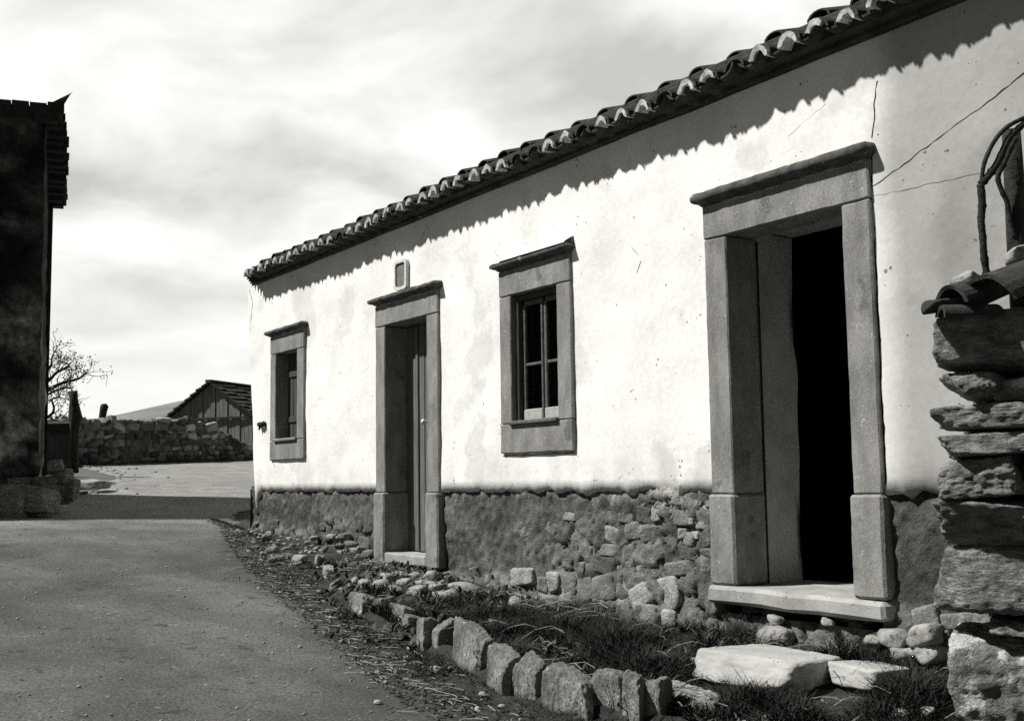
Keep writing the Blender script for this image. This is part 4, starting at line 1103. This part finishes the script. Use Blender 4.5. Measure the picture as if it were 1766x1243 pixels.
# ------------------------------------------------------------------ grass, stalks, litter, pebbles
def scatter():
    r = random.Random(21); V = []; F = []
    def blade(x, y, z, h, w, lean, az):
        n = len(V); dx, dy = math.cos(az), math.sin(az); px_, py_ = -dy*w, dx*w
        for t, ww in ((0, 1), (.45, .8), (.8, .45)):
            o = lean*t*t; V.append((x+dx*o+px_*ww, y+dy*o+py_*ww, z+h*t*(1-.25*t))); V.append((x+dx*o-px_*ww, y+dy*o-py_*ww, z+h*t*(1-.25*t)))
        V.append((x+dx*lean, y+dy*lean, z+h*.8))
        F.extend([[n, n+1, n+3, n+2], [n+2, n+3, n+5, n+4], [n+4, n+5, n+6]])
    for _ in range(85000):
        x = r.uniform(-9.6, -2.2); yk = ip(x, KX, KY); y = r.uniform(yk+.06, -.04)
        dens = .6+1.3*nz((x, y, 2), 1.9)+.5*nz((x, y, 5), 6)
        dens += .5*min(max((x+6.5)/2, 0), 1)
        if x < -7.4: dens -= .35
        if -9.3 < x < -7.6 and y > -.75: dens -= .5
        if -4.6 < x < -3.62 and -.72 < y < -.2: continue
        if -5.0 < x < -3.9 and y > -.22: dens -= .5
        if r.random() > dens: continue
        cl_ = max(0, .55+1.5*nz((x, y, 8), 3.2))*(.6 if x > -3.7 else 1); h = (.025+.15*cl_*r.random()**.7)*(1.25 if x > -6.6 else .75)
        if r.random() < .05: blade(x, y, zg(x, y)-.01, h*.7, r.uniform(.007, .013), h*r.uniform(.6, 1.3), r.uniform(0, 6.28)); continue
        blade(x, y, zg(x, y)-.01, h, r.uniform(.0016, .004), h*r.uniform(.3, 1.6), r.uniform(0, 6.28))
    for _ in range(26000):                           # weeds on the road side of the kerb and along the far plinth
        x = r.uniform(-13.6, -3.6); yk = ip(x, KX, KY) if x > -9.2 else ip(x, [-13.2, -9.2], [-.15, -.4]); er = ip(x, ERX, ERY)
        y = r.uniform(er+.12, yk+.02) if er+.12 < yk else yk
        if r.random() > .25+1.2*nz((x, y, 2), 2.5)+.7*(1-min(abs(y-yk)/.2, 1)): continue
        if y > -.03: continue
        h = r.uniform(.02, .075); blade(x, y, float(zroad(x))-.02, h, r.uniform(.0015, .0035), h*r.uniform(.4, 1.5), r.uniform(0, 6.28))
    GV, GF = V, F; V, F = [], []
    def blade(x, y, z, h, w, lean, az):
        n = len(V); dx, dy = math.cos(az), math.sin(az); px_, py_ = -dy*w, dx*w
        for t, ww in ((0, .35), (.35, .9), (.7, 1)):
            o = lean*t*t; V.append((x+dx*o+px_*ww, y+dy*o+py_*ww, z+h*t*(1-.25*t))); V.append((x+dx*o-px_*ww, y+dy*o-py_*ww, z+h*t*(1-.25*t)))
        V.append((x+dx*lean, y+dy*lean, z+h*.8))
        F.extend([[n, n+1, n+3, n+2], [n+2, n+3, n+5, n+4], [n+4, n+5, n+6]])
    for _ in range(420):
        x = r.uniform(-9.0, -2.4); yk = ip(x, KX, KY); y = r.uniform(yk-.12, -.06); z = zg(x, y)
        if -4.65 < x < -3.6 and -.76 < y < -.1: continue
        if nz((x, y, 12), 1.4) < -.05: continue
        for k in range(r.randint(4, 11)): blade(x+r.gauss(0, .02), y+r.gauss(0, .02), z, r.uniform(.03, .10), r.uniform(.006, .014), r.uniform(.03, .1), r.uniform(0, 6.28))
    o = mesh('weeds', V, F, MAT['bud']); tag(o, 'broad leaved weeds growing among the verge grass', 'weeds', kind='stuff')
    V, F = GV, GF
    o = mesh('grass', V, F, MAT['grass']); tag(o, 'dark uncut grass growing on the verge between kerb and house', 'grass', kind='stuff')
    V, F = [], []
    def stalk(x, y, z, ln, az, w, up):
        n = len(V); b_ = r.uniform(-.25, .25)
        for t in (0, .35, .7, 1):
            a = az+b_*t; cx, cy, cz = x+math.cos(a)*ln*t, y+math.sin(a)*ln*t, z+up*ln*math.sin(t*2.4)
            for s in (-1, 1): V.append((cx-math.sin(a)*w*s, cy+math.cos(a)*w*s, cz+w*s*.6))
        for k in range(3): F.append([n+2*k, n+2*k+1, n+2*k+3, n+2*k+2])
    for _ in range(420):
        x = r.uniform(-9.5, -2.6); yk = ip(x, KX, KY); y = r.uniform(yk+.05, -.06)
        stalk(x, y, zg(x, y)+.02, r.uniform(.08, .3), r.uniform(0, 6.28), .0022, r.uniform(.02, .35))
    for _ in range(60):
        x = r.gauss(-6.75, .3); y = r.uniform(-.5, -.08); stalk(x, y, zg(x, y)+.03, r.uniform(.2, .5), r.uniform(0, 6.28), .003, r.uniform(.05, .25))
    for _ in range(800):
        x = r.uniform(-12.5, -3.5); er = ip(x, ERX, ERY); y = er+r.gauss(.06, .14); stalk(x, y, float(zroad(x))+.012, r.uniform(.03, .16), math.atan2(-.35, 1)+r.gauss(0, .7), .0022, .03)
    o = mesh('dry_stalks', V, F, MAT['straw']); tag(o, 'pale dry stalks strewn over the grass and along the road edge', 'stalks', kind='stuff')
    V, F = [], []
    for _ in range(3600):
        x = r.uniform(-13.4, -3.2); er = ip(x, ERX, ERY); yk = ip(x, KX, KY) if x > -9.2 else ip(x, [-13.2, -9.2], [-.15, -.5]); y = er+abs(r.gauss(0, .22))-.14
        if y > yk: y = yk-r.random()*.15
        if y > -.02: continue
        s = r.uniform(.006, .022); a = r.uniform(0, 6.28); n = len(V); z = float(zroad(x))+.012
        for k in range(4):
            t = a+k*1.57; V.append((x+math.cos(t)*s*(1 if k % 2 else .5), y+math.sin(t)*s*(1 if k % 2 else .5), z+r.uniform(0, .014)))
        F.append([n, n+1, n+2, n+3])
    o = mesh('leaf_litter', V, F, MAT['litter']); tag(o, 'dead leaves and twigs littering the road edge', 'litter', kind='stuff')
    V, F = [], []
    base, bf = rock_mesh(1, 1, .7, 5, 2, 2.4, .2)
    def peb(x, y, z, s):
        n = len(V); a = r.uniform(0, 6.28); ca, sa = math.cos(a), math.sin(a); e = r.uniform(.6, 1)
        V.extend([(x+(p[0]*ca-p[1]*e*sa)*s, y+(p[0]*sa+p[1]*e*ca)*s, z+p[2]*s) for p in base]); F.extend([[i+n for i in f] for f in bf])
    for _ in range(1500):
        x = r.uniform(-14, -3); y = r.uniform(-4.2, ip(x, ERX, ERY)); peb(x, y, float(zroad(x))+.010, r.choice((.005, .006, .008, .010, .014, .02))*r.uniform(.6, 1.1))
    for _ in range(110):
        x = r.uniform(-13.2, -3.4); er = ip(x, ERX, ERY); y = er+r.gauss(.12, .16); 
        if y < -.05: peb(x, y, float(zroad(x))+.012, r.uniform(.012, .045))
    for _ in range(60):
        x = r.uniform(-28.2, -17); y = ip(x, ELX, ELY)+abs(r.gauss(0, .4)); peb(x, y, float(zroad(x))+.01, r.uniform(.03, .09))
    for _ in range(160):
        x = r.uniform(-12.6, -7.5); y = -abs(r.gauss(0, .3))-.05; peb(x, y, zg(x, y)+.01, r.uniform(.02, .06))
    o = mesh('pebbles', V, F, MAT['pebble']); tag(o, 'small pale pebbles scattered over the road and its edges', 'pebbles', kind='stuff')
scatter()
for o in list(bpy.data.objects):                    # sub-parts built in world coordinates under parts keep their place
    pass
bpy.context.view_layer.update()
